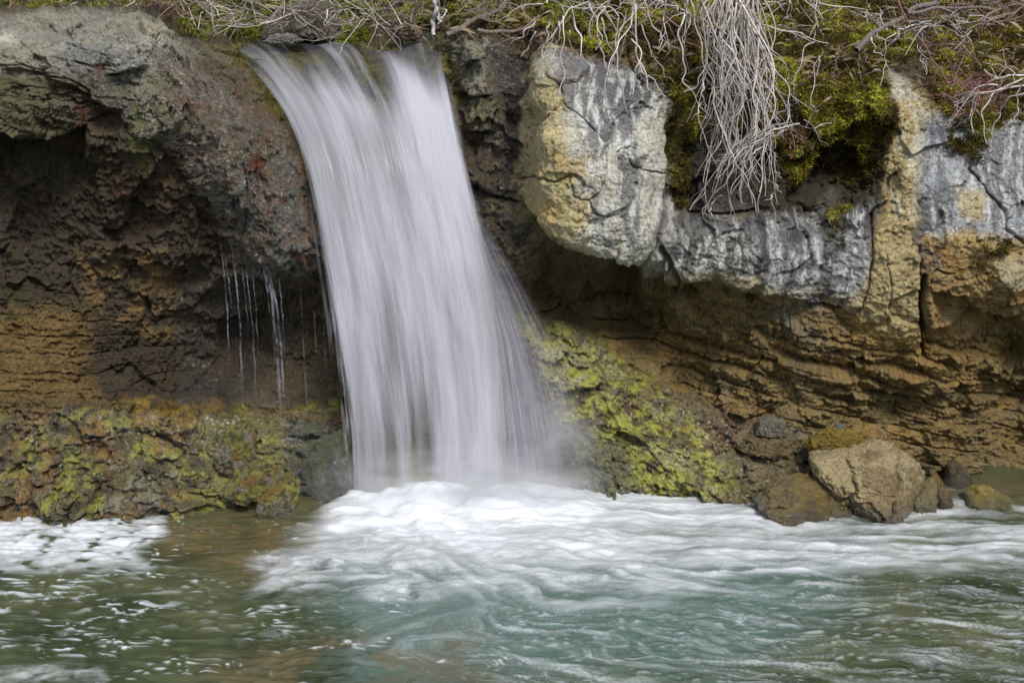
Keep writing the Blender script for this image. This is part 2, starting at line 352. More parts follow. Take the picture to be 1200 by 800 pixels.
# layered beds
def beds(dip, thick, seed, seglen):
    w = (Z_*math.cos(dip)+X_*math.sin(dip)); s = (X_*math.cos(dip)-Z_*math.sin(dip))
    q = w/thick + .30*wx + .06*fz + .14*o1; i = np.floor(q).astype(np.int32); f = q-i
    seg = np.floor(s/seglen + (i*0.618) % 1.0 + .35*wz).astype(np.int32)
    h = _hash(i, seg, np.zeros_like(i), seed); r = (h & np.uint32(1023)).astype(np.float32)/1023
    lip_ = np.clip(1-f/.16, 0, 1)
    return (r-.5)*1.25 - .50*f + .95*lip_*lip_, r
s1, r1 = beds(R(13), .105, 41, .75); s2, r2 = beds(R(10), .036, 42, .3)
brk_ = sstep(-.3,.35,perlin(X_*2.3,Y_*2.3,Z_*3.2,49)); brk2 = sstep(-.2,.3,perlin(X_*3.1+7,Y_*3,Z_*4,50)); dY += m_strata*(.115*s1*(.3+.7*brk_)+.032*s2*brk2*(1.1-.6*brk_)+.05*o1*(1-brk_)+.02*o2)
t1, q1 = beds(R(9), .095, 43, .6); t2, q2 = beds(R(12), .034, 44, .22)
dY += m_strl*(.05*t1+.024*t2)
s3, r3 = beds(R(28), .08, 45, .4)
dY += m_slope*(.022*s3 + .03*fbm(X_, Y_, Z_, 6, 3, 47)); o4, b4 = worley(X_*4.6+.4*fx, Y_*4, Z_*6+.4*fz, 34, 1.2); dY += m_base*(.05*fbm(X_, Y_, Z_, 4, 3, 46, ridge=True)-.05+.075*o4+.05*np.exp(-(b4/.06)**2)); dY += m_slope*(.045*o4+.03*np.exp(-(b4/.05)**2))
dY += m_bank*.06*fbm(X_, Y_, Z_, 4, 3, 48)
lump = fbm(X_, Y_, Z_, 13, 2, 51); dY -= .028*m_wetlump*np.abs(lump)
o3, b3 = worley(X_*19+.5*fx, Y_*15, Z_*21+.5*fz, 33, 1.1)
calm = (1-.68*m_smooth)*(1-.45*m_lt)*(1-.4*m_bank)*(1-.3*m_strata)*(1-.3*m_strl)
dY += .018*fbm(X_, Y_, Z_, 9, 4, 52, .55)*(1-.5*m_smooth)
dY += calm*(.0115*o3 + .004*np.exp(-(b3/.07)**2)*sstep(-.1, .3, fx) + .016*fbm(X_, Y_, Z_, 26, 4, 53, .62) + .012*np.maximum(0, fbm(X_, Y_, Z_, 17, 3, 55, .6, True)-.55))
pits = sstep(.32, .6, fbm(X_, Y_, Z_, 34, 2, 56, .6)); dY += .012*pits*(.35+.65*calm)
dY += .02*np.maximum(0, fbm(X_, Y_, Z_, 5, 3, 54, ridge=True)-.5)*(1-m_bank)

CRACKS = [  # traced joints: width, depth, points
 (2.0,.07,[(603,209),(625,207),(655,211),(668,206)]), (1.8,.05,[(620,168),(624,158),(640,141),(657,118),(668,126),(680,135),(692,148),(708,165)]),
 (1.8,.05,[(668,206),(675,230),(690,236),(705,224),(711,205),(712,165),(720,142),(735,128),(760,124)]), (2,.06,[(690,235),(697,248),(712,253),(720,252)]),
 (3,.10,[(788,140),(786,200),(780,250),(768,292),(745,322),(730,330)]), (5,.16,[(775,292),(798,332),(790,345)]),
 (2.5,.08,[(806,247),(850,251),(885,245)]), (2.2,.07,[(1008,368),(1019,335),(1024,290),(1021,250)]),
 (2.5,.08,[(1137,198),(1158,224),(1177,246),(1180,270),(1203,287)]), (5,.2,[(1084,325),(1081,370),(1085,421)]), (2,.05,[(1080,290),(1079,330)]),
 (2,.05,[(640,88),(655,100),(660,120)]), (2.2,.07,[(905,350),(950,358),(985,366),(1003,372)]), (2,.05,[(1085,330),(1098,318),(1120,322)]),
 (2.2,.07,[(530,108),(548,113),(572,112)]), (2.5,.08,[(548,160),(575,155),(582,130)]), (3.5,.12,[(550,222),(575,228),(600,236)]),
 (2,.06,[(55,90),(78,92),(95,103),(112,124)]), (2,.06,[(90,72),(108,78),(124,76)]), (2,.07,[(122,88),(145,84),(166,79)]), (2,.06,[(0,78),(25,75),(42,80)]), (2,.05,[(170,72),(180,55),(188,46)]),
 (1.8,.05,[(42,24),(55,27),(62,34)]), (2.5,.06,[(285,195),(288,240),(280,290)]), (2,.05,[(880,172),(930,180),(985,190)]),
 (2,.05,[(735,180),(745,200),(783,206)]), (1.6,.035,[(1040,300),(1045,340),(1040,385)]),
]
crack = np.zeros(U.shape, np.float32)
for w_, d_, pts in CRACKS:
    p = np.array(pts); c0, c1 = np.searchsorted(us, [p[:,0].min()-25, p[:,0].max()+25]); r0, r1_ = np.searchsorted(vs, [p[:,1].min()-25, p[:,1].max()+25])
    sl = (slice(r0, r1_), slice(c0, c1)); d = line_d(U[sl]+1.5*fx[sl]+1.5*wx[sl], V[sl]+1.5*fz[sl]+1.5*wz[sl], pts)*(1.25+.9*fbm(X_[sl], Y_[sl], Z_[sl], 7, 2, 57))
    g = np.exp(-(d/(w_*.62))**2); crack[sl] = np.maximum(crack[sl], g*d_)
dY += crack*(1-.45*m_smooth)
# ledges: (points along the lip edge, drop below it) -> a sharp shelf: rock below the line is set back
LEDGES = [(.10,45,[(0,80),(28,77),(48,84),(57,92),(85,100),(112,126),(140,128)]), (.10,40,[(120,86),(150,83),(170,76)]), (.14,70,[(-20,152),(20,158),(45,166),(70,170),(98,150)]),
          (.10,50,[(530,106),(552,112),(575,110)]), (.12,60,[(545,158),(580,154)]), (.06,40,[(800,332),(830,328),(870,336),(905,348),(960,360),(1004,370)]), (.10,60,[(1095,340),(1130,345),(1165,372),(1200,378)]),
          (.26,70,[(610,236),(638,262),(668,284),(706,299),(750,316)])]
for dp, ln, pts in LEDGES:
    p = np.array(pts, float); yy = np.interp(U[0], p[:, 0], p[:, 1]); inside = sstep(p[0,0]-6, p[0,0]+6, U[0])*(1-sstep(p[-1,0]-6, p[-1,0]+6, U[0]))
    t = V+3*fz+3*wz-yy[None]; dY += dp*inside[None]*sstep(-1, 3, t)*(1-sstep(ln*.3, ln, t))
def relief():
    def box(m, k, ax):
        c = np.cumsum(np.concatenate([np.repeat(np.take(m, [0], ax), k+1, ax), m, np.repeat(np.take(m, [-1], ax), k, ax)], ax), ax, dtype=np.float64)
        n = m.shape[ax]; return (np.take(c, np.arange(2*k+1, 2*k+1+n), ax)-np.take(c, np.arange(n), ax))/(2*k+1)
    Q = P0
    for _ in range(2): Q = box(box(Q, 16, 0), 16, 1)
    a = np.gradient(Q, axis=1); b = -np.gradient(P0, axis=0); n_ = np.cross(a, b); n_ /= np.linalg.norm(n_, axis=2)[..., None]+1e-12
    n_[..., 2] = np.where(n_[..., 2] > 0, .22*n_[..., 2], .9*n_[..., 2]); n_[..., 0] *= .6; n_[..., 1] -= .3; n_ /= np.linalg.norm(n_, axis=2)[..., None]
    return P0-np.clip(dY, -.5, .5)[..., None]*n_
# the left rock's upper part is broken into rough ledges
m_rug = region([(-40,20),(150,25),(215,60),(230,170),(150,215),(60,175),(-40,170)], 14)
dY += m_rug*(.03*t1*sstep(-.1, .3, wx)+.006*t2+.01*o2)
PT = relief(); YT = PT[..., 1]

# ------------------------------------------------------------------ painting the rock's colours, stains, some shade in hollows, wetness, moss cover
tint = np.zeros(U.shape+(3,), np.float32)
v1 = np.clip(.5+.55*fbm(X_, Y_, Z_, 3.3, 5, 61, .6), 0, 1); v2 = np.clip(.5+.6*fbm(X_, Y_, Z_, 14, 4, 62, .6), 0, 1); v3 = np.clip(.5+.55*fbm(X_, Y_, Z_, 7, 4, 63, .6), 0, 1)
vst = np.clip(.5+.6*fbm((U+10*wx)*.02+.25*fx*.2, V*.0035+7+.3*fz*.1, Z_*0, 2.2, 5, 64, .65)+.12*fbm(X_, Y_, Z_, 9, 3, 66), 0, 1)     # down-running drip pattern
vsf = np.clip(.5+.55*fbm((U+10*wx)*.02, V*.004+3, Z_*0, 5, 4, 65, .62)+.2*fbm(X_, Y_, Z_, 14, 3, 67), 0, 1)
wet = np.full(U.shape, .25, np.float32); moss = np.zeros(U.shape, np.float32)
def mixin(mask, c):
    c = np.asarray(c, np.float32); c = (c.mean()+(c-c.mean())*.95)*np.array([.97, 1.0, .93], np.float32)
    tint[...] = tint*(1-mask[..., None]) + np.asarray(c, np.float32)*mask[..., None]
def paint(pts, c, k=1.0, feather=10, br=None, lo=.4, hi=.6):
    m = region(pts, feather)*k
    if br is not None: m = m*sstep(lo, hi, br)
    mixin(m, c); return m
left = sstep(500, 440, U)[..., None]
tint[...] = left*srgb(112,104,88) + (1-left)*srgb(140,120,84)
mixin(.6*sstep(.5,.75,v1), srgb(92,82,64)); mixin(.5*sstep(.55,.8,v3), srgb(160,136,92))
# left side
ALL_L = [(-300,-50),(420,-50),(420,640),(-300,640)]
paint([(-300,10),(60,15),(165,12),(200,45),(235,60),(180,110),(110,120),(50,85),(-300,90)], srgb(172,166,154), .9, 12)
paint([(60,40),(160,40),(180,100),(120,120),(70,90)], srgb(122,122,124), .7, 12, v3, .35, .6)
paint(rect(-300,36,14,52), srgb(215,210,200), .9, 6); paint([(165,18),(185,40),(190,62),(176,55),(160,30)], srgb(200,190,165), .7, 5)
paint([(-300,85),(55,88),(60,165),(-300,170)], srgb(112,106,80), .9, 8)
paint([(60,85),(160,95),(200,200),(140,190),(100,165)], srgb(92,84,66), .8, 12)
paint([(180,55),(270,70),(340,160),(330,200),(200,220),(180,150)], srgb(100,86,62), .85, 12)
paint([(190,70),(290,80),(330,140),(250,150)], srgb(122,116,102), .6, 12, v2, .4, .6)
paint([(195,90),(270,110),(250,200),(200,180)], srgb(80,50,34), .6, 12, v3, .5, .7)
paint([(150,85),(195,80),(190,190),(155,200)], srgb(124,120,80), .75, 10, v3, .3, .6)
paint([(158,118),(170,118),(171,195),(158,200)], srgb(118,120,38), .85, 4, vsf, .3, .6)
paint([(-300,170),(100,175),(200,210),(300,230),(300,480),(-300,480)], srgb(70,57,40), .85, 18)  # wet brown recess, darkened further to paint in its shade
paint([(90,290),(200,290),(215,390),(120,385)], srgb(156,124,80), .85, 14, v3, .3, .6)
paint([(205,330),(300,330),(300,480),(190,480),(200,400)], srgb(72,58,42), .75, 14)  # deepest part of the recess, shade painted darker still
paint([(110,180),(250,200),(260,300),(120,280)], srgb(72,54,34), .7, 14, vst, .4, .6)
paint([(-300,365),(100,370),(120,470),(-300,480)], srgb(142,114,66), .85, 14)
paint([(300,330),(400,330),(400,480),(300,480)], srgb(84,68,40), .85, 14)
paint([(280,200),(360,200),(375,330),(290,330)], srgb(92,92,90), .8, 14)
paint([(285,200),(310,210),(312,310),(288,310)], srgb(96,60,34), .7, 6, vsf, .4, .6)
BASE_L = [(-300,485),(120,478),(250,480),(400,470),(400,640),(-300,640)]
paint(BASE_L, srgb(110,94,44), .95, 10); paint(BASE_L, srgb(170,166,56), .9, 10, v3, .38, .72); paint(BASE_L, srgb(146,100,36), .7, 10, v1, .45, .75); paint(BASE_L, srgb(62,56,34), .75, 10, v2, .5, .8)
paint([(130,470),(260,470),(250,500),(160,500)], srgb(172,132,24), .85, 8, v2, .35, .6)
paint([(120,540),(200,545),(200,600),(130,600)], srgb(138,132,124), .7, 10, v3, .45, .6)
paint([(240,490),(330,490),(350,600),(250,600)], srgb(150,148,62), .7, 10, v2, .3, .6)
paint([(340,490),(410,500),(410,600),(340,590)], srgb(84,88,76), .85, 12)
paint([(0,330),(40,340),(30,380),(0,380)], srgb(60,66,30), .7, 8, v2)
for pts in ([(85,95),(130,110),(140,170),(95,165)], [(200,100),(260,120),(262,190),(215,195)], [(300,195),(330,200),(345,300),(315,310)], [(120,180),(200,195),(200,240),(130,230)]): paint(pts, srgb(112,74,44), .6, 10, vsf, .42, .62)
paint([(240,70),(345,150),(350,190),(270,180)], srgb(70,62,52), .6, 14, v3, .35, .6); paint([(225,200),(300,230),(300,470),(200,470),(230,300)], srgb(48,40,30), .6, 16, v1, .35, .6)  # last patch paints shade into the back of the recess
# middle
paint([(520,40),(608,40),(610,340),(530,340)], srgb(86,74,56), .95, 6)
paint([(526,44),(575,44),(572,108),(530,108)], srgb(150,142,118), .9, 4); paint([(526,60),(548,60),(550,106),(530,106)], srgb(92,96,66), .7, 6, v2, .4, .6)
paint([(540,112),(580,112),(580,156),(548,156)], srgb(120,116,76), .85, 5); paint([(585,60),(612,60),(606,240),(590,240)], srgb(50,45,37), .8, 5)  # last strip: crevice shade painted dark
paint([(550,235),(610,240),(640,340),(580,330)], srgb(112,102,62), .8, 10, v3, .3, .6); paint([(255,40),(525,40),(540,125),(330,140)], srgb(132,124,62), .9, 10); paint([(255,40),(525,40),(540,125),(330,140)], srgb(88,78,36), .8, 10, v3, .45, .65)
# pale block
PALE = [(610,90),(625,75),(648,52),(700,85),(765,100),(788,140),(788,230),(775,290),(745,325),(690,335),(640,322),(610,260),(606,200)]
mp = paint(PALE, srgb(202,184,142), 1, 4)
paint([(660,125),(790,110),(790,320),(700,330),(690,260),(668,200)], srgb(202,198,192), .9, 10)
paint([(620,170),(690,180),(700,270),(640,260),(612,240)], srgb(202,172,112), .7, 12, v3, .35, .65)
paint([(640,60),(722,70),(765,95),(770,130),(712,160),(680,130),(650,110)], srgb(118,116,126), .9, 6)
paint([(620,70),(650,55),(655,85),(625,100)], srgb(184,182,180), .8, 5, v2, .3, .6)
paint([(675,80),(790,100),(790,290),(700,290)], srgb(122,120,130), .8, 12, vst, .45, .66); paint([(675,70),(790,100),(790,290),(680,280)], srgb(232,230,232), .75, 12, vsf, .46, .76)
paint([(612,255),(660,262),(700,300),(750,322),(690,340),(630,330)], srgb(98,90,60), .8, 8)  # greenish underside, its shade painted into the colour
# niche, root block, grey overhang, pillar, right
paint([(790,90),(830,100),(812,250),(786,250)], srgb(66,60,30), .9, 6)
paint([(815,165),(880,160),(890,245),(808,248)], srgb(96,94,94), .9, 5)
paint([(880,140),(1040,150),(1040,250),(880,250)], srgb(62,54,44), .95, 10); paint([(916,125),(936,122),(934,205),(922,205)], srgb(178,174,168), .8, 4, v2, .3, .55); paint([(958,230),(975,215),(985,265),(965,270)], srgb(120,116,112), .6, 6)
GREY = [(780,255),(880,250),(1030,240),(1015,370),(900,350),(790,335)]
paint(GREY, srgb(116,114,120), .95, 8); paint([(890,275),(1015,265),(1008,368),(900,352)], srgb(182,184,194), .9, 12, v3, .25, .6)
paint([(795,268),(870,275),(875,332),(795,332)], srgb(206,202,198), .9, 8, v2, .42, .58); paint(GREY, srgb(222,220,224), .7, 12, vsf, .46, .78); paint(GREY, srgb(60,57,57), .7, 12, vst, .5, .68)
paint([(790,315),(880,325),(890,345),(800,345)], srgb(182,166,130), .7, 6); paint([(780,322),(900,338),(1012,352),(1012,392),(780,362)], srgb(176,154,112), .9, 12, v3, .3, .55)
paint([(1046,90),(1080,90),(1085,130),(1078,300),(1085,420),(1000,410),(1012,330),(1040,250)], srgb(190,170,126), .95, 8)
paint([(1042,65),(1072,70),(1075,115),(1048,115)], srgb(204,198,184), .9, 5); paint([(1046,120),(1080,110),(1075,260),(1045,260)], srgb(212,206,194), .6, 6, vsf, .5, .62)
paint([(1070,140),(1500,150),(1500,300),(1140,270),(1085,290),(1076,200)], srgb(132,133,142), .95, 10); paint([(1070,130),(1500,150),(1500,300),(1085,290)], srgb(176,178,190), .85, 14, vst, .42, .66); paint([(1070,130),(1500,150),(1500,300),(1085,290)], srgb(222,220,224), .65, 12, vsf, .46, .78)
paint([(1085,280),(1140,265),(1180,285),(1500,290),(1500,395),(1090,395)], srgb(188,158,108), .95, 10); paint([(1085,290),(1500,290),(1500,400),(1090,400)], srgb(168,124,64), .7, 12, v3, .5, .66)
paint([(1120,220),(1155,222),(1150,255),(1125,250)], srgb(196,176,136), .85, 5); paint([(1165,300),(1230,300),(1230,340),(1175,340)], srgb(206,192,162), .8, 6)
paint([(1075,230),(1100,230),(1110,330),(1080,330)], srgb(96,96,104), .6, 8, v2)
# layered beds and slope
ST = [(690,340),(790,335),(1000,375),(1080,405),(1140,395),(1500,395),(1500,600),(1080,570),(930,520),(800,470),(720,420)]
ms = paint(ST, srgb(160,134,84), .95, 10); mixin(ms*.55*sstep(.5,.8,r1), srgb(192,150,84)); mixin(ms*.5*sstep(.5,.9,r2), srgb(122,104,68)); mixin(ms*.4*sstep(.55,.7,v3), srgb(146,136,112))
paint([(1000,375),(1140,395),(1140,450),(960,440)], srgb(182,138,74), .6, 12, v3, .35, .6); paint([(880,340),(960,360),(1000,400),(930,400)], srgb(122,122,122), .6, 10, v2, .45, .6)
paint([(610,330),(780,340),(760,400),(690,380),(640,375)], srgb(104,88,56), .85, 12)
SL = [(600,370),(690,380),(760,440),(870,490),(960,500),(1120,560),(1100,640),(600,640)]
paint(SL, srgb(116,100,54), .95, 10); SG = [(610,375),(690,385),(750,440),(830,500),(870,560),(820,590),(690,585),(650,480)]
paint(SG, srgb(190,188,62), .95, 12, v3, .2, .6); paint(SG, srgb(88,68,34), .7, 10, v2, .5, .78); paint(SG, srgb(186,180,130), .6, 10, v1, .6, .72)
paint([(640,400),(690,410),(680,450),(650,460)], srgb(186,180,140), .7, 8, v2, .35, .6); paint([(650,490),(740,530),(740,590),(650,590)], srgb(104,106,84), .75, 12)
paint([(860,500),(960,500),(1000,560),(880,560)], srgb(142,124,84), .6, 12, v3, .35, .6); paint([(810,490),(910,490),(880,530),(820,540)], srgb(112,60,52), .5, 10, v2, .52, .62)
# bank behind and above
mb = m_bank; mixin(mb*.95, srgb(64,54,36)); mixin(mb*.6*sstep(.5,.65,v3), srgb(96,74,52))
pb = np.maximum.reduce([region(PALE, 6), region(GREY, 8), region([(1046,70),(1500,110),(1500,300),(1085,300),(1085,420),(1000,410),(1030,250)], 10)]); tint *= (1+.24*pb)[..., None]
mixin(np.minimum(1, crack*10)*.5, srgb(52,45,36)); mixin(pits*.3, srgb(58,50,40))
# wet parts and moss
lw = region([(185,60),(300,95),(350,150),(390,335),(285,335),(235,200)], 16); tint *= (1-.12*lw)[..., None]; mixin(.5*lw*sstep(.42, .66, v3), srgb(124,88,52))
for pts, k in (([(60,40),(180,40),(340,150),(385,330),(280,330),(200,180),(110,120)], 1), (BASE_L, 1), (SL, .95), ([(520,40),(608,40),(640,340),(560,340)], .8), ([(200,300),(400,330),(400,480),(200,480)], .7), ([(-300,170),(300,190),(300,340),(-300,330)], .45)):
    wet = np.maximum(wet, region(pts, 14)*k)
wet = np.where(mb > .5, .05, wet); wet *= 1-.7*region(PALE, 8); wet *= .7+.5*v2
for pts, k, br in (([(785,85),(830,90),(815,150),(800,250),(786,250)], 1, None), ([(700,0),(830,0),(835,120),(790,110),(760,95)], .8, v3), ([(850,-60),(1090,-60),(1060,75),(1042,70),(1025,140),(1000,130),(975,150),(940,140),(900,180),(875,170),(840,120),(840,40)], .95, None),
                   ([(880,150),(940,140),(935,210),(925,225),(895,190)], .8, v3), ([(900,120),(1045,110),(1042,200),(1000,225),(950,190),(930,215),(900,200)], .8, v2), ([(1085,20),(1500,0),(1500,130),(1200,140),(1130,150),(1105,160),(1085,90)], .8, v3), ([(1095,130),(1160,150),(1150,190),(1105,180)], .6, v2),
                   ([(1145,275),(1190,280),(1180,300),(1150,300)], .7, v2), ([(640,0),(700,10),(720,60),(660,60)], .9, v3), ([(190,-40),(440,-40),(430,48),(210,45)], .9, v2), ([(430,-40),(620,-40),(620,30),(430,34)], .75, v3), ([(535,-40),(660,-40),(650,36),(560,34)], .7, v2),
                   ([(-300,-60),(250,-60),(230,14),(-300,14)], .6, v3), ([(640,-60),(860,-60),(860,60),(650,50)], .85, v2), ([(1060,-60),(1500,-60),(1500,110),(1100,100)], .75, v2), ([(690,110),(760,110),(750,150),(720,150)], .35, v2), ([(620,372),(700,380),(740,430),(660,420)], .35, v2), ([(960,240),(1000,230),(990,290),(965,280)], .5, v2)):
    m = region(pts, 8)*k
    if br is not None: m = m*sstep(.32, .5, br)
    moss = np.maximum(moss, m)

cush = fbm(X_, Y_, Z_, 4.5, 3, 58, .5); dY = dY-moss*(.05+.11*np.maximum(0, cush+.12)+.03*fbm(X_, Y_, Z_, 13, 2, 59)); PT = relief(); YT = PT[..., 1]

# ------------------------------------------------------------------ cutting the face into bedrock and the jointed blocks that sit in it
def inside_cells(pts):
    uc = (U[:-1, :-1]+U[1:, 1:])/2+2.2*fx[:-1, :-1]; vc = (V[:-1, :-1]+V[1:, 1:])/2+2.2*fz[:-1, :-1]
    return poly_sd(uc, vc, pts) > 0
BLOCKS = [
 ('rock_block', PALE, 'large pale tan and white overhanging limestone block right of the waterfall', 'rock'),
 ('rock_block', [(527,44),(548,42),(574,48),(577,80),(574,109),(550,112),(530,107)], 'squarish tan block at water level, beside the right end of the waterfall lip', 'rock'),
 ('rock_block', [(536,112),(578,113),(582,150),(560,158),(546,156)], 'greenish block directly under the squarish block beside the falling water', 'rock'),
 ('rock_slab', [(812,172),(828,163),(880,160),(888,243),(850,249),(808,246)], 'dark grey slab with a white edge behind the tips of the hanging roots', 'rock'),
]
owner = np.zeros((NR-1, NC-1), np.int32)
for k, b in enumerate(BLOCKS): owner[inside_cells(b[1])] = k+1
cu = (U[:-1, :-1]+U[1:, 1:])/2; cv = (V[:-1, :-1]+V[1:, 1:])/2
bankc = (m_bank[:-1, :-1] > .5) & (owner == 0); owner[bankc] = -1
rightc = (owner == 0) & (cu > 470); owner[rightc] = -2
FULL = grid_faces(NR, NC); ownf = owner.ravel()
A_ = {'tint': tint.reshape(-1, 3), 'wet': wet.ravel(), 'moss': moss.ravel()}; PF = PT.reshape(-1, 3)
def cut(name, ids, skirt=0.0):
    f = FULL[np.isin(ownf, ids)]; idx, inv = np.unique(f, return_inverse=True); f = inv.reshape(-1, 4); v = PF[idx]; at_ = {k: a[idx] for k, a in A_.items()}
    if skirt:
        e = np.concatenate([f[:, [0, 1]], f[:, [1, 2]], f[:, [2, 3]], f[:, [3, 0]]]); key = np.sort(e, 1); ke = key[:, 0].astype(np.int64)*len(v)+key[:, 1]
        _, first, cnt = np.unique(ke, return_index=True, return_counts=True); be = e[first[cnt == 1]]
        n0 = len(v); v = np.concatenate([v, v+np.array([0, skirt, 0])]); at_ = {k: np.concatenate([a, a]) for k, a in at_.items()}
        f = np.concatenate([f, np.stack([be[:, 1], be[:, 0], be[:, 0]+n0, be[:, 1]+n0], 1)])
        used, inv = np.unique(f, return_inverse=True); f = inv.reshape(-1, 4); v = v[used]; at_ = {k: a[used] for k, a in at_.items()}
    me = np_mesh(name, v, f, True, at_); return me
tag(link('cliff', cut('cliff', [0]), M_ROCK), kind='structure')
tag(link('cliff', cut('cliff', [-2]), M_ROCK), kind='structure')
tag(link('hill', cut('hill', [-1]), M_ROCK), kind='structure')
for k, (nm, pts, lab, cat) in enumerate(BLOCKS):
    tag(link(nm, cut(nm, [k+1], .25), M_ROCK), lab, cat)

def surf(px, py):
    """depth of the finished rock face at a survey reading"""
    px = np.atleast_1d(px); py = np.atleast_1d(py)
    c = np.clip(np.searchsorted(us, px), 0, NC-1); r = np.clip(np.searchsorted(vs, py), 0, NR-1); return YT[r, c]

# ------------------------------------------------------------------ ground, unseen bank added to block low sky light
g_ = np.array([[-300, -300, -.85], [300, -300, -.85], [300, 300, -.85], [-300, 300, -.85]], float)
tag(link('ground', np_mesh('ground', g_, [[0, 1, 2, 3]]), M_GROUND), kind='structure')
gx, gt = np.meshgrid(np.linspace(-40, 40, 121), np.linspace(0, 1, 50))
hz = -.6+6.0*sstep(0, 1, gt)+.7*fbm(gx, gt*8, gx*0, .5, 4, 71); hy = -13-9*gt+1.0*fbm(gx, gt*8, gx*0+3, .35, 3, 72)
M_FAR = simple_mat('unseen bank', (.018, .022, .010), (.075, .07, .035), 1.5, .9, bump=.8, dist=.2)
tag(link('hill', np_mesh('hill', np.stack([gx, hy, hz], -1), grid_faces(50, 121)), M_FAR), kind='structure')  # stands behind the camera, added so that light comes from above

# ------------------------------------------------------------------ waterfall
def fall_curves(t):
    """left rim, right rim (survey readings) and depth of the falling sheet for t = reading y"""
    L = np.interp(t, [37, 44, 52, 62, 80, 100, 125, 150, 200, 250, 300, 350, 400, 450, 520, 600], [215, 236, 258, 275, 292, 309, 327, 340, 356, 367, 376, 385, 393, 401, 410, 414])
    Rr = np.interp(t, [44, 60, 90, 130, 180, 220, 260, 300, 340, 400, 460, 520, 600], [522, 526, 530, 537, 546, 555, 565, 574, 582, 591, 596, 598, 599])
    Yd = np.interp(t, [37, 44, 50, 60, 80, 100, 125, 150, 200, 250, 320, 400, 500, 600], [3.0, 2.2, 1.75, 1.35, .95, .73, .57, .46, .35, .27, .16, .05, -.07, -.17])
    return L, Rr, Yd
from math import pi
def smooth1(a, n):
    k = np.ones(n)/n; return np.convolve(np.pad(a, n//2, mode='edge'), k, mode='valid')[:len(a)]
def fall_sheet(name, ns, nt, seed, dy, alpha_fn, wl=0, wr=0, bulge=.05, rough=.010):
    tt = np.linspace(37, 600, nt); L, Rr, Yd = fall_curves(tt); L, Rr, Yd = [smooth1(a, 21) for a in (L, Rr, Yd)]
    s = np.linspace(0, 1, ns); S, T = np.meshgrid(s, tt)
    L = L-wl*sstep(60, 500, tt); Rr = Rr+wr*sstep(60, 500, tt)
    pxs = L[:, None]+(Rr-L)[:, None]*S
    lip = sstep(150, 60, T)
    st = fbm(S*7, T*.0035, S*0+seed, 1.0, 5, 80+seed, .6)           # long threads that run down the fall
    fine = fbm(S*34, T*.006, S*0+seed, 1.0, 4, 90+seed, .65)
    Y = Yd[:, None]+dy - bulge*np.sin(S*pi)*sstep(60, 200, T) - rough*(st+.1*fine)*sstep(50, 160, T) - lip*(.055*perlin(S*4.5, T*.03, S*0, 99)+.02*perlin(S*12, T*.05, S*0, 98))
    al, fo = alpha_fn(S, T, st, fine, pxs); T = T+(5*np.sin(S*8.5+2.2)+3*np.sin(S*19)+1)*sstep(90, 50, T)
    me = np_mesh(name, at(pxs, T, Y), grid_faces(nt, ns), True, {'alpha': al.ravel(), 'foam': fo.ravel(), 'thread': (.5+.5*np.clip(st*.6+fine*.6, -1, 1)).ravel()})
    return me
def water_sheet_mat():
    m, n, l, bs, out = new_mat('falling water')
    a = n.new('ShaderNodeAttribute'); a.attribute_name = 'alpha'; f = n.new('ShaderNodeAttribute'); f.attribute_name = 'foam'; th = n.new('ShaderNodeAttribute'); th.attribute_name = 'thread'
    df = n.new('ShaderNodeBsdfDiffuse'); df.inputs[0].default_value = (.50, .505, .585, 1)
    tr = n.new('ShaderNodeBsdfTranslucent'); tr.inputs[0].default_value = (.50, .51, .595, 1)
    w = n.new('ShaderNodeMixShader'); w.inputs[0].default_value = .35; l.new(df.outputs[0], w.inputs[1]); l.new(tr.outputs[0], w.inputs[2])
    gl = n.new('ShaderNodeBsdfGlossy'); gl.inputs['Roughness'].default_value = .22; gl.inputs[0].default_value = (.55, .56, .55, 1)
    tp = n.new('ShaderNodeBsdfTransparent'); tp.inputs[0].default_value = (.80, .80, .58, 1)
    fr = n.new('ShaderNodeFresnel'); fr.inputs[0].default_value = 1.33
    clear = n.new('ShaderNodeMixShader'); l.new(mathn(n, l, 'MULTIPLY', fr.outputs[0], .6, True), clear.inputs[0]); l.new(tp.outputs[0], clear.inputs[1]); l.new(gl.outputs[0], clear.inputs[2])
    body = n.new('ShaderNodeMixShader'); l.new(f.outputs['Fac'], body.inputs[0]); l.new(clear.outputs[0], body.inputs[1]); l.new(w.outputs[0], body.inputs[2])
    tp2 = n.new('ShaderNodeBsdfTransparent')
    mx = n.new('ShaderNodeMixShader'); l.new(a.outputs['Fac'], mx.inputs[0]); l.new(tp2.outputs[0], mx.inputs[1]); l.new(body.outputs[0], mx.inputs[2])
    l.new(mx.outputs[0], out.inputs[0]); return m
M_FALL = water_sheet_mat()
def edge(S, a, b): return sstep(0, a, S)*sstep(0, b, 1-S)
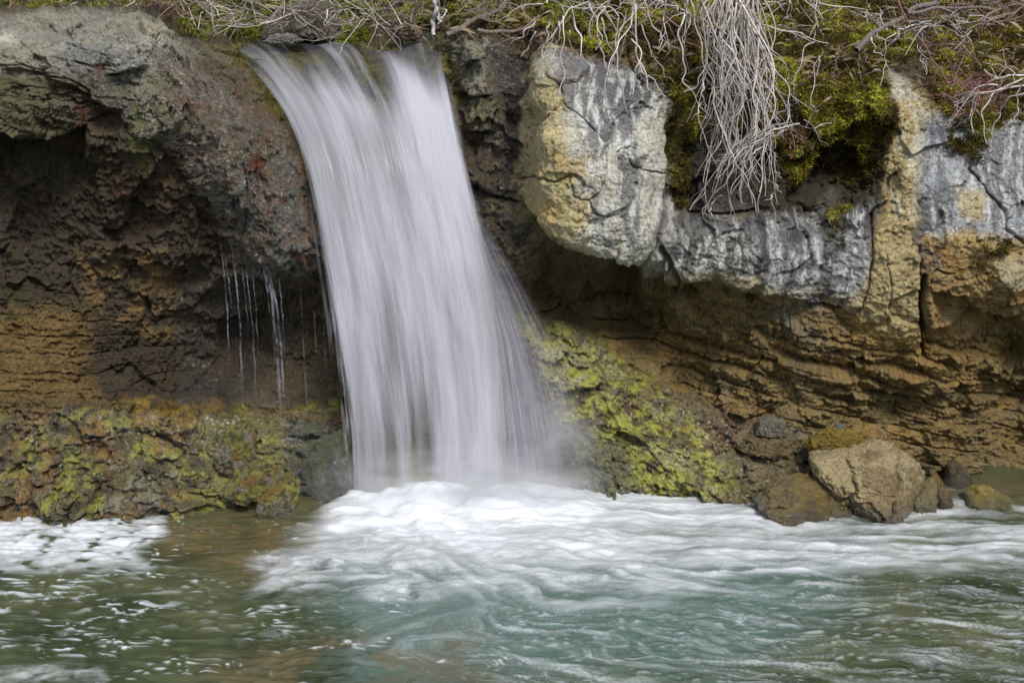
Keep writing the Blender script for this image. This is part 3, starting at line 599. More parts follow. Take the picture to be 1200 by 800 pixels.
def a_main(S, T, st, fine, px):
    e = edge(S+.02*fine, .05, .06)
    soft = fbm(S*3.2, T*.0022, S*0+9, 1.0, 3, 131, .5)
    body = .60+.55*soft+.24*st+.04*fine+.10*np.exp(-((S-.66)/.2)**2)*sstep(500, 200, T)
    thin = np.exp(-((S-.36-.04*np.sin(T*.01))/.14)**2)*sstep(280, 500, T)*.30 + np.exp(-((S-.30)/.10)**2)*sstep(120, 200, T)*sstep(340, 240, T)*.22 + np.exp(-((S-.62)/.10)**2)*sstep(380, 560, T)*-.12
    fo = np.clip(body-thin, .12, .97)
    brk = 102+9*perlin(S*6, T*0, S*0, 5)+20*np.exp(-((S-.55)/.12)**2)+8*np.exp(-((S-.87)/.07)**2)-40*np.exp(-((S-.735-.0011*(T-60))/.07)**2)-20*np.exp(-((S-.14-.002*(T-60))/.09)**2)-14*np.exp(-((S-.36)/.08)**2)-14*np.exp(-((S-.95)/.03)**2)
    up = sstep(-36, 34, T-brk+6*fine+12*st)
    fo = fo*up + (1-up)*np.clip(.03+.55*np.maximum(0, st)+.2*soft, .0, .5)
    fo = fo*(.25+.75*sstep(.0, .9, e))
    return e, fo
def a_back(S, T, st, fine, px):
    e = edge(S, .08, .08); f = np.clip(.34+.40*st+.08*fine, 0, .7)*sstep(110, 200, T)
    return e*f, np.ones_like(S)
def a_front(S, T, st, fine, px):
    e = edge(S, .16, .16); f = np.clip(.0+.6*st+.10*fine, 0, .45)*sstep(120, 280, T)
    return e*f, np.ones_like(S)
def a_fringe(S, T, st, fine, px):
    d = np.minimum(S/.12, (1-S)/.16)
    f = np.clip(.05+.5*st+.7*fine, 0, .5)*sstep(140, 320, T)*sstep(0, .05, S)*sstep(0, .14, 1-S)*(1-sstep(.9, 2.2, d))
    return f, np.ones_like(S)
fall = tag(empty('waterfall', V3(500, 590, -.1)), 'broad silky white waterfall pouring over the rock lip into the pool', 'waterfall')
def under(o, root):
    o.parent = root; o.matrix_parent_inverse = root.matrix_world.inverted() if False else o.matrix_parent_inverse
    from mathutils import Matrix
    o.matrix_parent_inverse = Matrix.Translation(-root.location); return o
under(link('falling_sheet', fall_sheet('falling_sheet', 330, 520, 1, 0.0, a_main), M_FALL), fall)
under(link('falling_sheet', fall_sheet('falling_sheet', 330, 480, 2, .10, a_back, 0, 0), M_FALL), fall)
under(link('falling_sheet', fall_sheet('falling_sheet', 330, 480, 3, -.06, a_front, 0, 0), M_FALL), fall)
under(link('fringe', fall_sheet('fringe', 360, 480, 4, .03, a_fringe, 12, 14, .06), M_FALL), fall)
# spray thrown clear on the right
def spray_sheet(seed, dy, reach, k):
    ns, nt = 200, 260; S, T = np.meshgrid(np.linspace(0, 1, ns), np.linspace(0, 1, nt))
    x0 = 548+40*T**1.1; y0 = 205+375*T
    # each thread leaves the fall's right rim and arcs down to the right
    py = 200+ (380+10*S)*T; px = np.interp(py, [200, 260, 340, 400, 460, 520, 580], [533, 546, 564, 575, 580, 584, 586]) + S*np.interp(py, [200, 260, 330, 400, 460, 520, 590], [14, 22, 46, 70, 88, 102, 108])*reach
    st = fbm(S*9, T*.7, S*0+seed, 1, 4, 110+seed, .65); fi = fbm(S*30, T*1.1, S*0+seed, 1, 3, 120+seed, .6)
    al = k*(1-.3*T)*np.clip(.52+.7*st+.35*fi, 0, 1)*(1-S)**1.0*sstep(0, .25, T)*sstep(0, .2, S)*sstep(1.0, .93, T)
    Y = np.interp(py, [200, 300, 400, 500, 600], [.46, .30, .14, .0, -.12])+dy+.06*st+.15*S*(T)
    return np_mesh('spray', at(px, py, Y), grid_faces(nt, ns), True, {'alpha': al.ravel(), 'foam': np.ones(al.size, np.float32), 'thread': al.ravel()*0})
for sd, dy, rc, k in ((1, .02, 1.0, .95), (2, -.05, .8, .8), (3, .10, 1.15, .8), (4, -.10, 1.05, .6)):
    under(link('spray', spray_sheet(sd, dy, rc, k), M_FALL), fall)

# fine mist hanging where the fall meets the pool: a real volume, thinning outward
def mist(name, c, r, dens, seed):
    m = bpy.data.materials.new('mist'); m.use_nodes = True; n = m.node_tree.nodes; l = m.node_tree.links; n.remove(n['Principled BSDF'])
    tc = n.new('ShaderNodeTexCoord'); vl = n.new('ShaderNodeVectorMath'); vl.operation = 'LENGTH'; l.new(tc.outputs['Object'], vl.inputs[0])
    nz = noise_node(n, l, 2.2, 3, .55, tc.outputs['Object'])
    d = mathn(n, l, 'MULTIPLY', ramp(n, l, vl.outputs['Value'], 1.0, .15), ramp(n, l, nz.outputs[0], .35, .7)); d = mathn(n, l, 'MULTIPLY', mathn(n, l, 'POWER', d, 1.3), dens)
    v = n.new('ShaderNodeVolumePrincipled'); v.inputs['Color'].default_value = (.93, .94, .97, 1); l.new(d, v.inputs['Density']); v.inputs['Anisotropy'].default_value = .1
    l.new(v.outputs[0], n['Material Output'].inputs['Volume'])
    th, ph = np.meshgrid(np.linspace(0, 2*pi, 25)[:-1], np.linspace(0, pi, 14)); X, Y, Z = np.sin(ph)*np.cos(th), np.sin(ph)*np.sin(th), np.cos(ph)
    i = np.arange(th.size).reshape(th.shape); j = np.roll(i, -1, 1); f = np.stack([i[:-1], i[1:], j[1:], j[:-1]], -1).reshape(-1, 4)
    o = link(name, np_mesh(name, np.stack([X, Y, Z], -1).reshape(-1, 3), f, True), m); o.location = c; o.scale = r; return under(o, fall)
mist('mist', V3(540, 570, -.26), (1.05, .42, .30), 11.0, 1)
mist('mist', V3(640, 520, .0), (.42, .32, .52), 5.0, 2)

# ------------------------------------------------------------------ thin trickles left of the fall
def trickle(name, label, strands, seed):
    rnd = np.random.RandomState(seed); V_, F_, A, b = [], [], [], 0
    x0, y0 = strands[0][0][0]; root_loc = V3(x0, y0, float(surf(x0, y0)[0])-.05)
    for pts, w in strands:
        p = np.array(pts, float); n = 90; q = np.linspace(0, 1, n); d = np.r_[0, np.cumsum(np.hypot(*np.diff(p, axis=0).T))]; d /= d[-1]
        px = np.interp(q, d, p[:, 0])+1.0*perlin(q*9, q*0, q*0+seed, 3); py = np.interp(q, d, p[:, 1])
        Ys = float(surf(p[0, 0], p[0, 1])[0])-.05; Y = Ys-.10*q
        c = at(px, py, Y); wid = w*.0046*(.7+.3*np.clip(perlin(q*5, q*0, q*0+seed+5, 4)+.4, 0, 1.4))
        al = np.clip(.16+.36*perlin(q*5, q*0, q*0+seed+9+w, 6)+.4*perlin(q*28, q*0, q*0, 7), .04, .7)*sstep(0, .25, q)*sstep(1.0, .68, q)
        cols = []
        for k in range(7):                       # a half-round rope of water
            a = pi*k/6; cols.append(c+np.stack([-np.cos(a)*wid, -np.sin(a)*wid, 0*wid], -1))
        ring = np.stack(cols, 1); V_.append(ring.reshape(-1, 3)); F_.append(grid_faces(n, 7)+b); b += n*7
        prof = np.sin(np.linspace(0, pi, 7))**.8; A.append((al[:, None]*prof[None]).ravel())
    root = empty(name, root_loc)
    for v_, a_ in zip(V_, A): link('strand', np_mesh('strand', v_-np.array(root_loc), grid_faces(90, 7), True, {'alpha': a_, 'foam': np.ones(len(a_), np.float32)}), M_FALL, root)
    return tag(root, label, 'trickle', 'thin trickles beside the waterfall')
trickle('trickle', 'thickest of the thin trickles, falling midway between the waterfall and the dark recess', [([(306, 282), (318, 345), (324, 400), (332, 525)], 3.0), ([(311, 290), (326, 370), (331, 430), (335, 525)], 2.6), ([(308, 310), (312, 330), (317, 372)], 1.6), ([(327, 322), (331, 370), (334, 420)], 1.4), ([(318, 350), (322, 420), (326, 470)], 1.2)], 1)
trickle('trickle', 'leftmost long trickle, a pale thread in front of the dark recess', [([(268, 270), (277, 330), (281, 375), (283, 430), (285, 500)], 1.9), ([(255, 262), (263, 320), (266, 360), (271, 470)], 1.3), ([(262, 290), (268, 330), (273, 370)], 1.0)], 2)
trickle('trickle', 'faint broken trickle between the leftmost and the thickest trickle', [([(284, 275), (292, 345), (297, 395), (301, 490)], 1.1), ([(294, 300), (300, 360), (303, 430)], .8), ([(282, 300), (288, 350), (292, 400)], .8)], 3)
trickle('trickle', 'hair-thin trickle nearest to the left edge of the waterfall', [([(352, 330), (354, 380), (358, 440), (361, 505)], .9), ([(366, 330), (369, 380), (372, 430)], .7), ([(378, 330), (380, 400), (384, 455)], .7)], 4)

# ------------------------------------------------------------------ pool: waves, drifting foam by line-integral of the current, painted ripple glints
PX = np.concatenate([np.linspace(-16, -4.3, 30)[:-1], np.arange(-4.3, 4.3, .0085), np.linspace(4.3, 16, 30)[1:]])
PY = np.concatenate([np.linspace(-14, -3.4, 30)[:-1], np.arange(-3.4, 1.6, .010)])
GX, GY = [a.astype(np.float32) for a in np.meshgrid(PX, PY)]
core = (slice(29, None), slice(29, len(PX)-29))
cx, cy = GX[core], GY[core]; ny, nx = cx.shape
F0 = at(500, 592, -.15); fxc, fyc = float(F0[0]), float(F0[1])
def current(x, y):
    """surface current: driven away from the foot of the fall, bent right and swirling along the left bank"""
    dx = x-fxc; dy = (y-fyc); r = np.sqrt(dx*dx+dy*dy)+.25
    u = dx/r*.9+.45*sstep(-.6, 1.2, x); v = dy/r*.30-.04
    def pot(a, b): return perlin(a*1.1, b*2.3, a*0, 201)*.55+perlin(a*2.6+4, b*5.0, a*0, 202)*.17+perlin(a*6, b*11, a*0, 203)*.045
    h_ = .01; k_ = .75
    u = u+k_*(pot(x, y+h_)-pot(x, y-h_))/(2*h_)*.45; v = v-k_*(pot(x+h_, y)-pot(x-h_, y))/(2*h_)*.45
    n = np.sqrt(u*u+v*v)+1e-3; return u/n, v/n
cu_, cv_ = current(cx, cy); su = cu_/.0085; sv = cv_/.010
def lic(src, steps, h):
    acc = src.copy(); wsum = 1.0; ii, jj = np.meshgrid(np.arange(ny), np.arange(nx), indexing='ij')
    for sg in (1, -1):
        pi_ = ii.astype(np.float32); pj = jj.astype(np.float32)
        for k in range(steps):
            a = np.clip(np.rint(pi_).astype(np.int32), 0, ny-1); b = np.clip(np.rint(pj).astype(np.int32), 0, nx-1)
            pi_ = pi_+sg*h*sv[a, b]; pj = pj+sg*h*su[a, b]
            a = np.clip(np.rint(pi_).astype(np.int32), 0, ny-1); b = np.clip(np.rint(pj).astype(np.int32), 0, nx-1)
            w = 1-k/steps; acc = acc+w*src[a, b]; wsum += w
    return acc/wsum
rs = np.random.RandomState(11)
def unit(a):
    lo, hi = np.percentile(a, [2, 98]); return np.clip((a-lo)/(hi-lo), 0, 1)
n_w = rs.rand(ny, nx).astype(np.float32); n_m = (perlin(cx*14, cy*14, cx*0, 205)).astype(np.float32); n_l = perlin(cx*6, cy*8, cx*0, 206).astype(np.float32)
L1 = unit(lic(n_w, 14, .012)); L2 = unit(lic(n_m, 26, .014)); L3 = unit(lic(n_l, 26, .022))
cloud = np.clip(.5+.75*fbm(cx, cy*2.2, cx*0, 1.7, 4, 215, .55), 0, 1)
silk = .34*L3+.22*L2+.12*L1+.32*cloud
# survey coordinates of the pool for placing the foam fields and painted glints
dxy = (cy-CAM_Y); fz_ = -CAM_Z; dep = dxy*CP - fz_*SP; sx = 600+FPX*cx/dep; sy = 400-FPX*(dxy*SP+fz_*CP)/dep
wv = 26*perlin(cx*1.6, cy*2.4, cx*0, 207)+10*perlin(cx*5, cy*8, cx*0, 208)
def pool_region(pts, feather, k=1.0): return sstep(-feather, feather, poly_sd(sx+wv*.8, sy+wv*.35, pts))
dense = pool_region([(395,585),(420,560),(760,560),(900,590),(1010,600),(1000,640),(880,660),(740,680),(560,672),(420,664),(330,660),(380,620)], 26)
wide = pool_region([(290,690),(300,655),(400,600),(400,560),(900,560),(1230,598),(1300,610),(1300,660),(1050,672),(900,690),(720,705),(560,700),(420,705)], 24)
_wv = wv; wv = wv+16*perlin(cx*9, cy*14, cx*0, 227)
patch = pool_region([(-100,600),(120,606),(190,608),(185,625),(160,645),(172,662),(100,664),(0,662),(-100,664)], 12)*sstep(-.62, -.1, perlin(cx*7, cy*12, cx*0, 231)+.5*perlin(cx*18, cy*28, cx*0, 232))
wv = _wv
scat = pool_region([(-100,600),(330,600),(640,690),(720,800),(-100,820)], 40); right = pool_region([(560,700),(1000,660),(1300,640),(1300,820),(560,820)], 40)
rim = np.sqrt(((cx-fxc-.25)/1.55)**2+((cy-fyc)/.85)**2); foam = np.clip(dense*(.62*np.exp(-(rim/.85)**2)-.06+1.08*silk), 0, 1)
foam = np.maximum(foam, wide*.85*sstep(.30, .95, silk+.16*wide-.05))
cell = np.clip(.5+.8*perlin(cx*12, cy*16, cx*0, 209)+.4*perlin(cx*30, cy*40, cx*0, 210), 0, 1)
foam = np.maximum(foam, patch*np.clip(.62+.38*cell+.3*perlin(cx*4, cy*6, cx*0, 217), 0, .95))
gl = perlin(cx*6+1.6*perlin(cx*3, cy*4, cx*0, 216), cy*21+1.5*perlin(cx*5, cy*5, cx*0, 218), cx*0, 211); gl2 = perlin(cx*17+2*perlin(cx*6, cy*9, cx*0, 219), cy*44, cx*0, 212)
near_patch = pool_region([(-100,655),(190,655),(230,690),(330,720),(420,770),(-100,790)], 40)
clus = sstep(-.12, .42, perlin(cx*2.1, cy*4.5, cx*0, 224)+.4*perlin(cx*5, cy*11, cx*0, 225))
foam = np.maximum(foam, scat*.75*clus*sstep(.22, .50, gl2*.8+.35*gl+.10*near_patch-.02))  # scattered ripple glints painted white through the foam mask
foam = np.maximum(foam, near_patch*.85*sstep(.10, .36, gl-.10+.22*gl2)*sstep(790, 660, sy)*(.3+.7*clus))  # glint crescents below the froth patch, also painted as white
foam = np.maximum(foam, right*.55*(.35+.65*clus)*sstep(.42, .90, .45*L2+.40*L1+.2*L3))
foam = np.maximum(foam, right*.35*sstep(.18, .5, gl2*.8+.3*gl))
foam = np.maximum(foam, pool_region([(560,690),(760,690),(800,760),(420,780),(420,720)], 30)*.22*sstep(.35, .95, .6*L2+.4*L1))
foam = np.maximum(foam, pool_region([(-100,782),(120,784),(125,796),(-100,800)], 8)*.6*cell)
foam = np.clip(foam, 0, 1)
# relief: boil at the foot of the fall, rolling waves outward, small chop
rr = np.sqrt(((cx-fxc-.15)/1.0)**2+((cy-fyc)/.62)**2)
boil = np.exp(-(rr/.62)**2)
hgt = .15*np.exp(-((cx-fxc-.12)/.85)**2-((cy-fyc)/.34)**2)*(1+.6*perlin(cx*3, cy*5, cx*0, 220)+.25*perlin(cx*9, cy*13, cx*0, 221))+.018*dense*fbm(cx, cy*2.0, cx*0, 1.6, 3, 226, .5)
hgt += (.020*perlin(cx*2.2, cy*4, cx*0, 222)+.012*(silk-.5)*2*(wide+.3)+.012*perlin(cx*7, cy*14, cx*0, 223)+.005*gl2+.009*gl)*sstep(.2, -.5, cy-.3*sstep(0, 2, cx))
hgt += .014*np.exp(-((rr-1.25)/.16)**2)*sstep(.2, -.3, cy)
hgt += .004*foam+.006*patch*cell
far = 0*GX
H = np.zeros_like(GX); FO = np.zeros_like(GX); H[core] = hgt; FO[core] = foam
teal = np.zeros_like(GX); teal[core] = np.clip(pool_region([(380,640),(1000,640),(1000,700),(850,800),(430,800),(400,720)], 60), 0, 1)
shal = np.full_like(GX, 0); shal[core] = np.clip(pool_region([(170,600),(420,590),(380,650),(300,680),(190,650)], 25)+.9*pool_region([(360,745),(560,740),(600,800),(200,810),(250,780)], 18)*sstep(.3, .6, .5+.6*perlin(cx*3, cy*4, cx*0, 214))+.7*pool_region([(1100,560),(1300,560),(1300,605),(1120,600)], 8), 0, 1)
def pool_mat():
    m, n, l, bs, out = new_mat('pool water')
    tc = n.new('ShaderNodeTexCoord'); ob = tc.outputs['Object']
    fo = n.new('ShaderNodeAttribute'); fo.attribute_name = 'foam'; te = n.new('ShaderNodeAttribute'); te.attribute_name = 'teal'; sh = n.new('ShaderNodeAttribute'); sh.attribute_name = 'shallow'
    nb = noise_node(n, l, 1.6, 5, .6, ob); n2 = noise_node(n, l, 7, 5, .65, ob)
    deep = mixc(n, l, ramp(n, l, nb.outputs[0], .35, .65), (.022, .032, .015), (.072, .082, .042))
    deep = mixc(n, l, te.outputs['Fac'], deep, (.072, .114, .098))
    deep = mixc(n, l, mathn(n, l, 'MULTIPLY', sh.outputs['Fac'], ramp(n, l, n2.outputs[0], .3, .6)), deep, (.100, .076, .036))
    l.new(deep, bs.inputs['Base Color']); bs.inputs['Roughness'].default_value = .06; bs.inputs['IOR'].default_value = 1.333
    bp = n.new('ShaderNodeBump'); bp.inputs['Strength'].default_value = .35; bp.inputs['Distance'].default_value = .01
    mp_ = n.new('ShaderNodeMapping'); mp_.inputs['Scale'].default_value = (18, 34, 18); l.new(ob, mp_.inputs[0]); nn = noise_node(n, l, 1.0, 4, .6, mp_.outputs[0])
    l.new(nn.outputs[0], bp.inputs['Height']); l.new(bp.outputs[0], bs.inputs['Normal'])
    fb = n.new('ShaderNodeBsdfPrincipled'); fb.inputs['Base Color'].default_value = (.56, .585, .625, 1); fb.inputs['Roughness'].default_value = .6
    nf = noise_node(n, l, 55, 4, .7, ob)
    fac = mathn(n, l, 'ADD', fo.outputs['Fac'], mathn(n, l, 'MULTIPLY', mathn(n, l, 'SUBTRACT', nf.outputs[0], .5), mathn(n, l, 'MULTIPLY', fo.outputs['Fac'], .18)), True)
    mx = n.new('ShaderNodeMixShader'); l.new(fac, mx.inputs[0]); l.new(bs.outputs[0], mx.inputs[1]); l.new(fb.outputs[0], mx.inputs[2]); l.new(mx.outputs[0], out.inputs[0])
    return m
M_POOL = pool_mat()
pv = np.stack([GX, GY, H], -1).reshape(-1, 3); pf = grid_faces(len(PY), len(PX)); pf = pf[:, ::-1]
fmean = FO.ravel()[pf].mean(1); isf = fmean > .5
def pool_part(name, f):
    idx, inv = np.unique(f, return_inverse=True)
    return np_mesh(name, pv[idx], inv.reshape(-1, 4), True, {'foam': FO.ravel()[idx], 'teal': teal.ravel()[idx], 'shallow': shal.ravel()[idx]})
tag(link('water', pool_part('water', pf[~isf]), M_POOL), kind='structure')
tag(link('foam', pool_part('foam', pf[isf]), M_POOL), 'white churned foam spreading over the pool from the foot of the waterfall, with painted white ripple glints', 'foam', kind='stuff')

# ------------------------------------------------------------------ loose boulders
def boulder(name, label, outline, Yc, depth, c1, c2, seed, wetk=.3, mossk=0.0, cat='boulder', group=None, c3=None, jag=1.0, cracks=()):
    o = np.array(outline, float); o[o[:, 1] > 590, 1] += 14; cxp, cyp = o.mean(0)
    d = o-[cxp, cyp]; a = np.arctan2(d[:, 1], d[:, 0]); r = np.hypot(d[:, 0], d[:, 1]); k = np.argsort(a); a = a[k]; r = r[k]
    nth, nph = 220, 130; th = np.linspace(-pi, pi, nth, endpoint=False); ph = np.linspace(-pi/2, pi/2, nph)
    # straight-sided outline in polar form
    aa = np.r_[a-2*pi, a, a+2*pi]; xx = np.r_[d[k][:, 0]]*1; px_ = np.tile(d[k][:, 0], 3); py_ = np.tile(d[k][:, 1], 3)
    j = np.clip(np.searchsorted(aa, th), 1, len(aa)-1); x0, y0, x1, y1 = px_[j-1], py_[j-1], px_[j], py_[j]
    den = (np.cos(th)*(y1-y0)-np.sin(th)*(x1-x0)); rt = np.abs((x0*(y1-y0)-y0*(x1-x0))/np.where(np.abs(den) < 1e-6, 1e-6, den))
    rt = np.clip(rt, r.min()*.5, r.max()*1.05)
    TH, PH = np.meshgrid(th, ph); cphi = np.cos(PH); sphi = np.sin(PH)
    rad = np.abs(cphi)**.55; dep = np.sign(sphi)*np.abs(sphi)**.75*depth
    px = cxp+rt[None]*np.cos(TH)*rad; py = cyp+rt[None]*np.sin(TH)*rad
    c = at(cxp, cyp, Yc); k0 = at(cxp+1, cyp, Yc)[0]-c[0]
    P3 = at(px, py, Yc+0*px); P3[..., 1] += dep*1.0 + (py-cyp)*k0*(-.5)*cphi      # face leans back
    X, Y, Z = [P3[..., i].astype(np.float32) for i in range(3)]
    sc = 1.0/max(r.max()*k0, .05)
    of, bd = worley(X*sc*2.0+seed*7, Y*sc*2.0, Z*sc*2.0, 300+seed, 1.2); of2, bd2 = worley(X*sc*6+seed, Y*sc*6, Z*sc*6, 330+seed, 1.2)
    n = .07*of+.020*of2+.05*fbm(X+seed, Y, Z, sc*1.5, 4, 310)+.014*fbm(X, Y, Z+seed, sc*9, 4, 311, .6)-.02*np.exp(-(bd2/.06)**2)*.5
    N = np.stack([np.cos(TH)*cphi, sphi, -np.sin(TH)*cphi], -1); P3 = P3+N*(.5*n*jag*r.max()*k0)[..., None]
    q_ = np.random.RandomState(500+seed); cc_ = np.array(c); Rm = r.max()*k0
    for _ in range(7):
        nn = q_.normal(size=3); nn[1] = -abs(nn[1])-.55; nn /= np.linalg.norm(nn); dd = (P3-cc_)@nn; lim = np.percentile(dd, 99.9)*q_.uniform(.70, .92)
        over = dd-lim; P3 = P3-nn*(np.maximum(over, 0)*.88)[..., None]
    wv_ = (X*.42+Z*.9)/(.022+.03*Rm)+1.1*fbm(X, Y, Z, 5, 2, 314); fr_ = wv_-np.floor(wv_)
    P3 = P3+N*(n*jag*.55*Rm+.014*fbm(X, Y, Z, 24, 4, 313, .65)-.010*np.clip(1-fr_/.22, 0, 1)**2*sstep(-.2, .3, fbm(X, Y, Z, 6, 2, 315)))[..., None]
    for ax, lo, hi in ((0, at(o[:, 0].min(), cyp, Yc)[0], at(o[:, 0].max(), cyp, Yc)[0]), (2, at(cxp, o[:, 1].max(), Yc)[2], at(cxp, o[:, 1].min(), Yc)[2])):
        a0, a1 = P3[..., ax].min(), P3[..., ax].max(); P3[..., ax] = lo+(P3[..., ax]-a0)/(a1-a0)*(hi-lo)
    for pts in cracks:
        g = np.exp(-(line_d(px+1.2*of2.astype(np.float32), py, pts)/2.0)**2)*(sphi < 0); P3[..., 1] += .06*g
    t = np.clip(.5+.5*fbm(X, Y, Z, sc*3, 4, 320+seed), 0, 1)[..., None]; col = srgb(*c1)*(1-t)+srgb(*c2)*t
    if c3 == 'base':
        u1, u2, u3 = [np.clip(.5+.55*fbm(X+seed, Y, Z, f_, 4, 350+k_, .62), 0, 1)[..., None] for k_, f_ in enumerate((7, 14, 5))]
        for msk, cc2 in ((sstep(.45, .65, u1), (142,138,62)), (sstep(.55, .7, u3)*.8, (124,92,40)), (sstep(.56, .7, u2)*.85, (62,56,36)), (sstep(.62, .75, 1-u1)*.8, (140,134,122))): col = col*(1-msk)+srgb(*cc2)*msk
    elif c3 is not None:
        q = sstep(.48, .62, .5+.5*fbm(X, Y, Z, sc*2, 4, 340+seed)+.25*np.cos(PH)*-np.sin(TH))[..., None]; col = col*(1-q)+srgb(*c3)*q
    if c3 == 'base':
        pass
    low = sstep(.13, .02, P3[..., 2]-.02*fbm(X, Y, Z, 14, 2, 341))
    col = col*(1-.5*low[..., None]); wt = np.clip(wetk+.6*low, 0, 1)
    i = np.arange(nph*nth).reshape(nph, nth); jn = np.roll(i, -1, 1)
    f = np.stack([i[:-1], i[1:], jn[1:], jn[:-1]], -1).reshape(-1, 4)
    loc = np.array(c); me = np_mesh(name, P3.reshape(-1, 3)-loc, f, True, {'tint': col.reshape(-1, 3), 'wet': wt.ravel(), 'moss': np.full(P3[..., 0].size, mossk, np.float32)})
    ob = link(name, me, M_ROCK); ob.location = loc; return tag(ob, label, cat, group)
TAN = (168,150,112); OLV = (124,112,70); YEL = (158,136,44)
boulder('boulder', 'largest boulder, tan and cracked down its face, at the right edge of the foam', [(948,537),(962,529),(985,526),(1012,524),(1050,524),(1056,530),(1078,541),(1090,560),(1092,580),(1078,600),(1040,603),(1005,598),(980,588),(965,570),(950,552)], -.20, .30, TAN, (140,124,92), 1, .2, 0, c3=(182,166,126), jag=.75, cracks=[[(1050,526),(1035,560),(1030,585),(1012,600)], [(985,530),(990,560),(975,575)]])
boulder('boulder', 'low wet brown boulder in front of the largest boulder, washed by foam', [(886,590),(900,576),(920,565),(945,562),(962,568),(970,580),(974,604),(955,610),(920,608),(892,602)], -.34, .22, (122,108,70), (96,84,56), 2, .7, 0, c3=(134,112,56), jag=.7)
boulder('boulder', 'olive wedge of rock squeezed between the low wet boulder and the largest boulder', [(952,562),(972,563),(990,576),(1004,594),(985,606),(968,604),(962,580)], -.27, .16, OLV, (150,130,70), 3, .6, 0, jag=.7)
boulder('boulder', 'upright ochre slab leaning on the right side of the largest boulder', [(1092,556),(1101,557),(1112,578),(1120,600),(1104,606),(1094,590)], -.10, .10, (140,112,44), (96,84,44), 4, .5, 0, cat='rock slab', jag=.7)
boulder('boulder', 'small pale angular rock at the right foot of the largest boulder', [(1072,588),(1086,570),(1096,562),(1098,578),(1092,596),(1080,606),(1066,604)], -.26, .10, (160,146,98), (110,100,70), 5, .5, 0, jag=.8)
boulder('boulder', 'yellow mossy round rock standing alone in the still water at far right', [(1126,594),(1134,580),(1150,573),(1166,574),(1184,582),(1200,592),(1196,604),(1140,606)], -.14, .18, (156,144,50), (104,94,44), 6, .5, .15, c3=(160,142,50), jag=.7)
boulder('boulder', 'yellow-stained flat rock perched just above the largest boulder', [(944,526),(952,513),(968,506),(990,501),(1004,505),(1018,516),(1020,528),(990,532),(955,534)], .04, .16, (164,140,46), (112,96,48), 7, .3, 0, jag=.8)
boulder('boulder', 'small dark upright rock in the shaded recess behind the ochre slab', [(1108,570),(1112,548),(1124,541),(1136,556),(1142,574),(1125,580)], .28, .12, (110,96,60), (76,66,44), 8, .5, 0, jag=.8)
boulder('boulder', 'broad flat brown stone lying left of the yellow-stained flat rock', [(862,524),(880,512),(905,508),(930,514),(940,526),(915,536),(880,534)], .20, .18, (136,122,84), (100,86,58), 9, .3, 0, jag=.9)
boulder('boulder', 'greyish block of stone on the mossy slope above the flat brown stone', [(884,506),(890,492),(908,488),(922,496),(924,510),(904,516)], .25, .12, (140,136,124), (104,96,76), 10, .3, 0, jag=.9)
boulder('boulder', 'yellow-green mossy boulder at the left bank, lowest and nearest to the trickles', [(300,590),(306,572),(322,562),(340,558),(352,570),(352,596),(330,604),(308,602)], -.32, .20, (142,138,62), (104,100,44), 12, .6, 0, c3='base', jag=.8)
boulder('boulder', 'humped yellow mossy boulder left of the lowest mossy boulder', [(262,572),(276,554),(296,544),(316,549),(328,562),(318,578),(290,586),(268,584)], -.24, .20, (140,134,60), (110,104,42), 13, .6, 0, c3='base', jag=.8)
boulder('boulder', 'greenish smooth boulder with grey face above the humped yellow boulder', [(250,536),(256,510),(272,500),(290,497),(299,514),(296,546),(276,556),(256,550)], -.05, .18, (136,138,76), (96,98,66), 14, .5, 0, c3='base', jag=.8)
boulder('boulder', 'dark wet boulder at the foot of the waterfall, on its left', [(350,590),(352,545),(368,520),(396,510),(416,530),(420,596),(385,602)], -.05, .2, (92,96,82), (62,64,56), 18, .9, 0, c3=(78,82,52), jag=1.3)
boulder('boulder', 'large grey rounded boulder on the bank behind the waterfall lip', [(306,50),(312,26),(326,8),(350,0),(380,0),(396,14),(400,50)], 2.0, .3, (132,122,108), (104,96,84), 19, .1, 0, jag=.6)
boulder('boulder', 'small tan stone at the water edge behind the middle of the waterfall lip', [(452,46),(458,34),(474,26),(488,28),(496,40),(492,48),(470,50)], 1.75, .12, (164,142,118), (128,108,88), 20, .1, 0, jag=.9)
boulder('boulder', 'flat pale grey stone at the water edge below the large grey rounded boulder', [(306,52),(318,40),(340,38),(356,48),(344,56),(320,56)], 1.7, .12, (160,156,156), (124,118,112), 21, .3, 0, jag=.9)
boulder('boulder', 'tiny grey stone on the mossy slope above the yellow-stained flat rock', [(978,503),(982,497),(990,497),(992,503),(986,506)], .12, .05, (134,138,150), (110,112,118), 22, .2, 0, cat='stone', jag=.8)

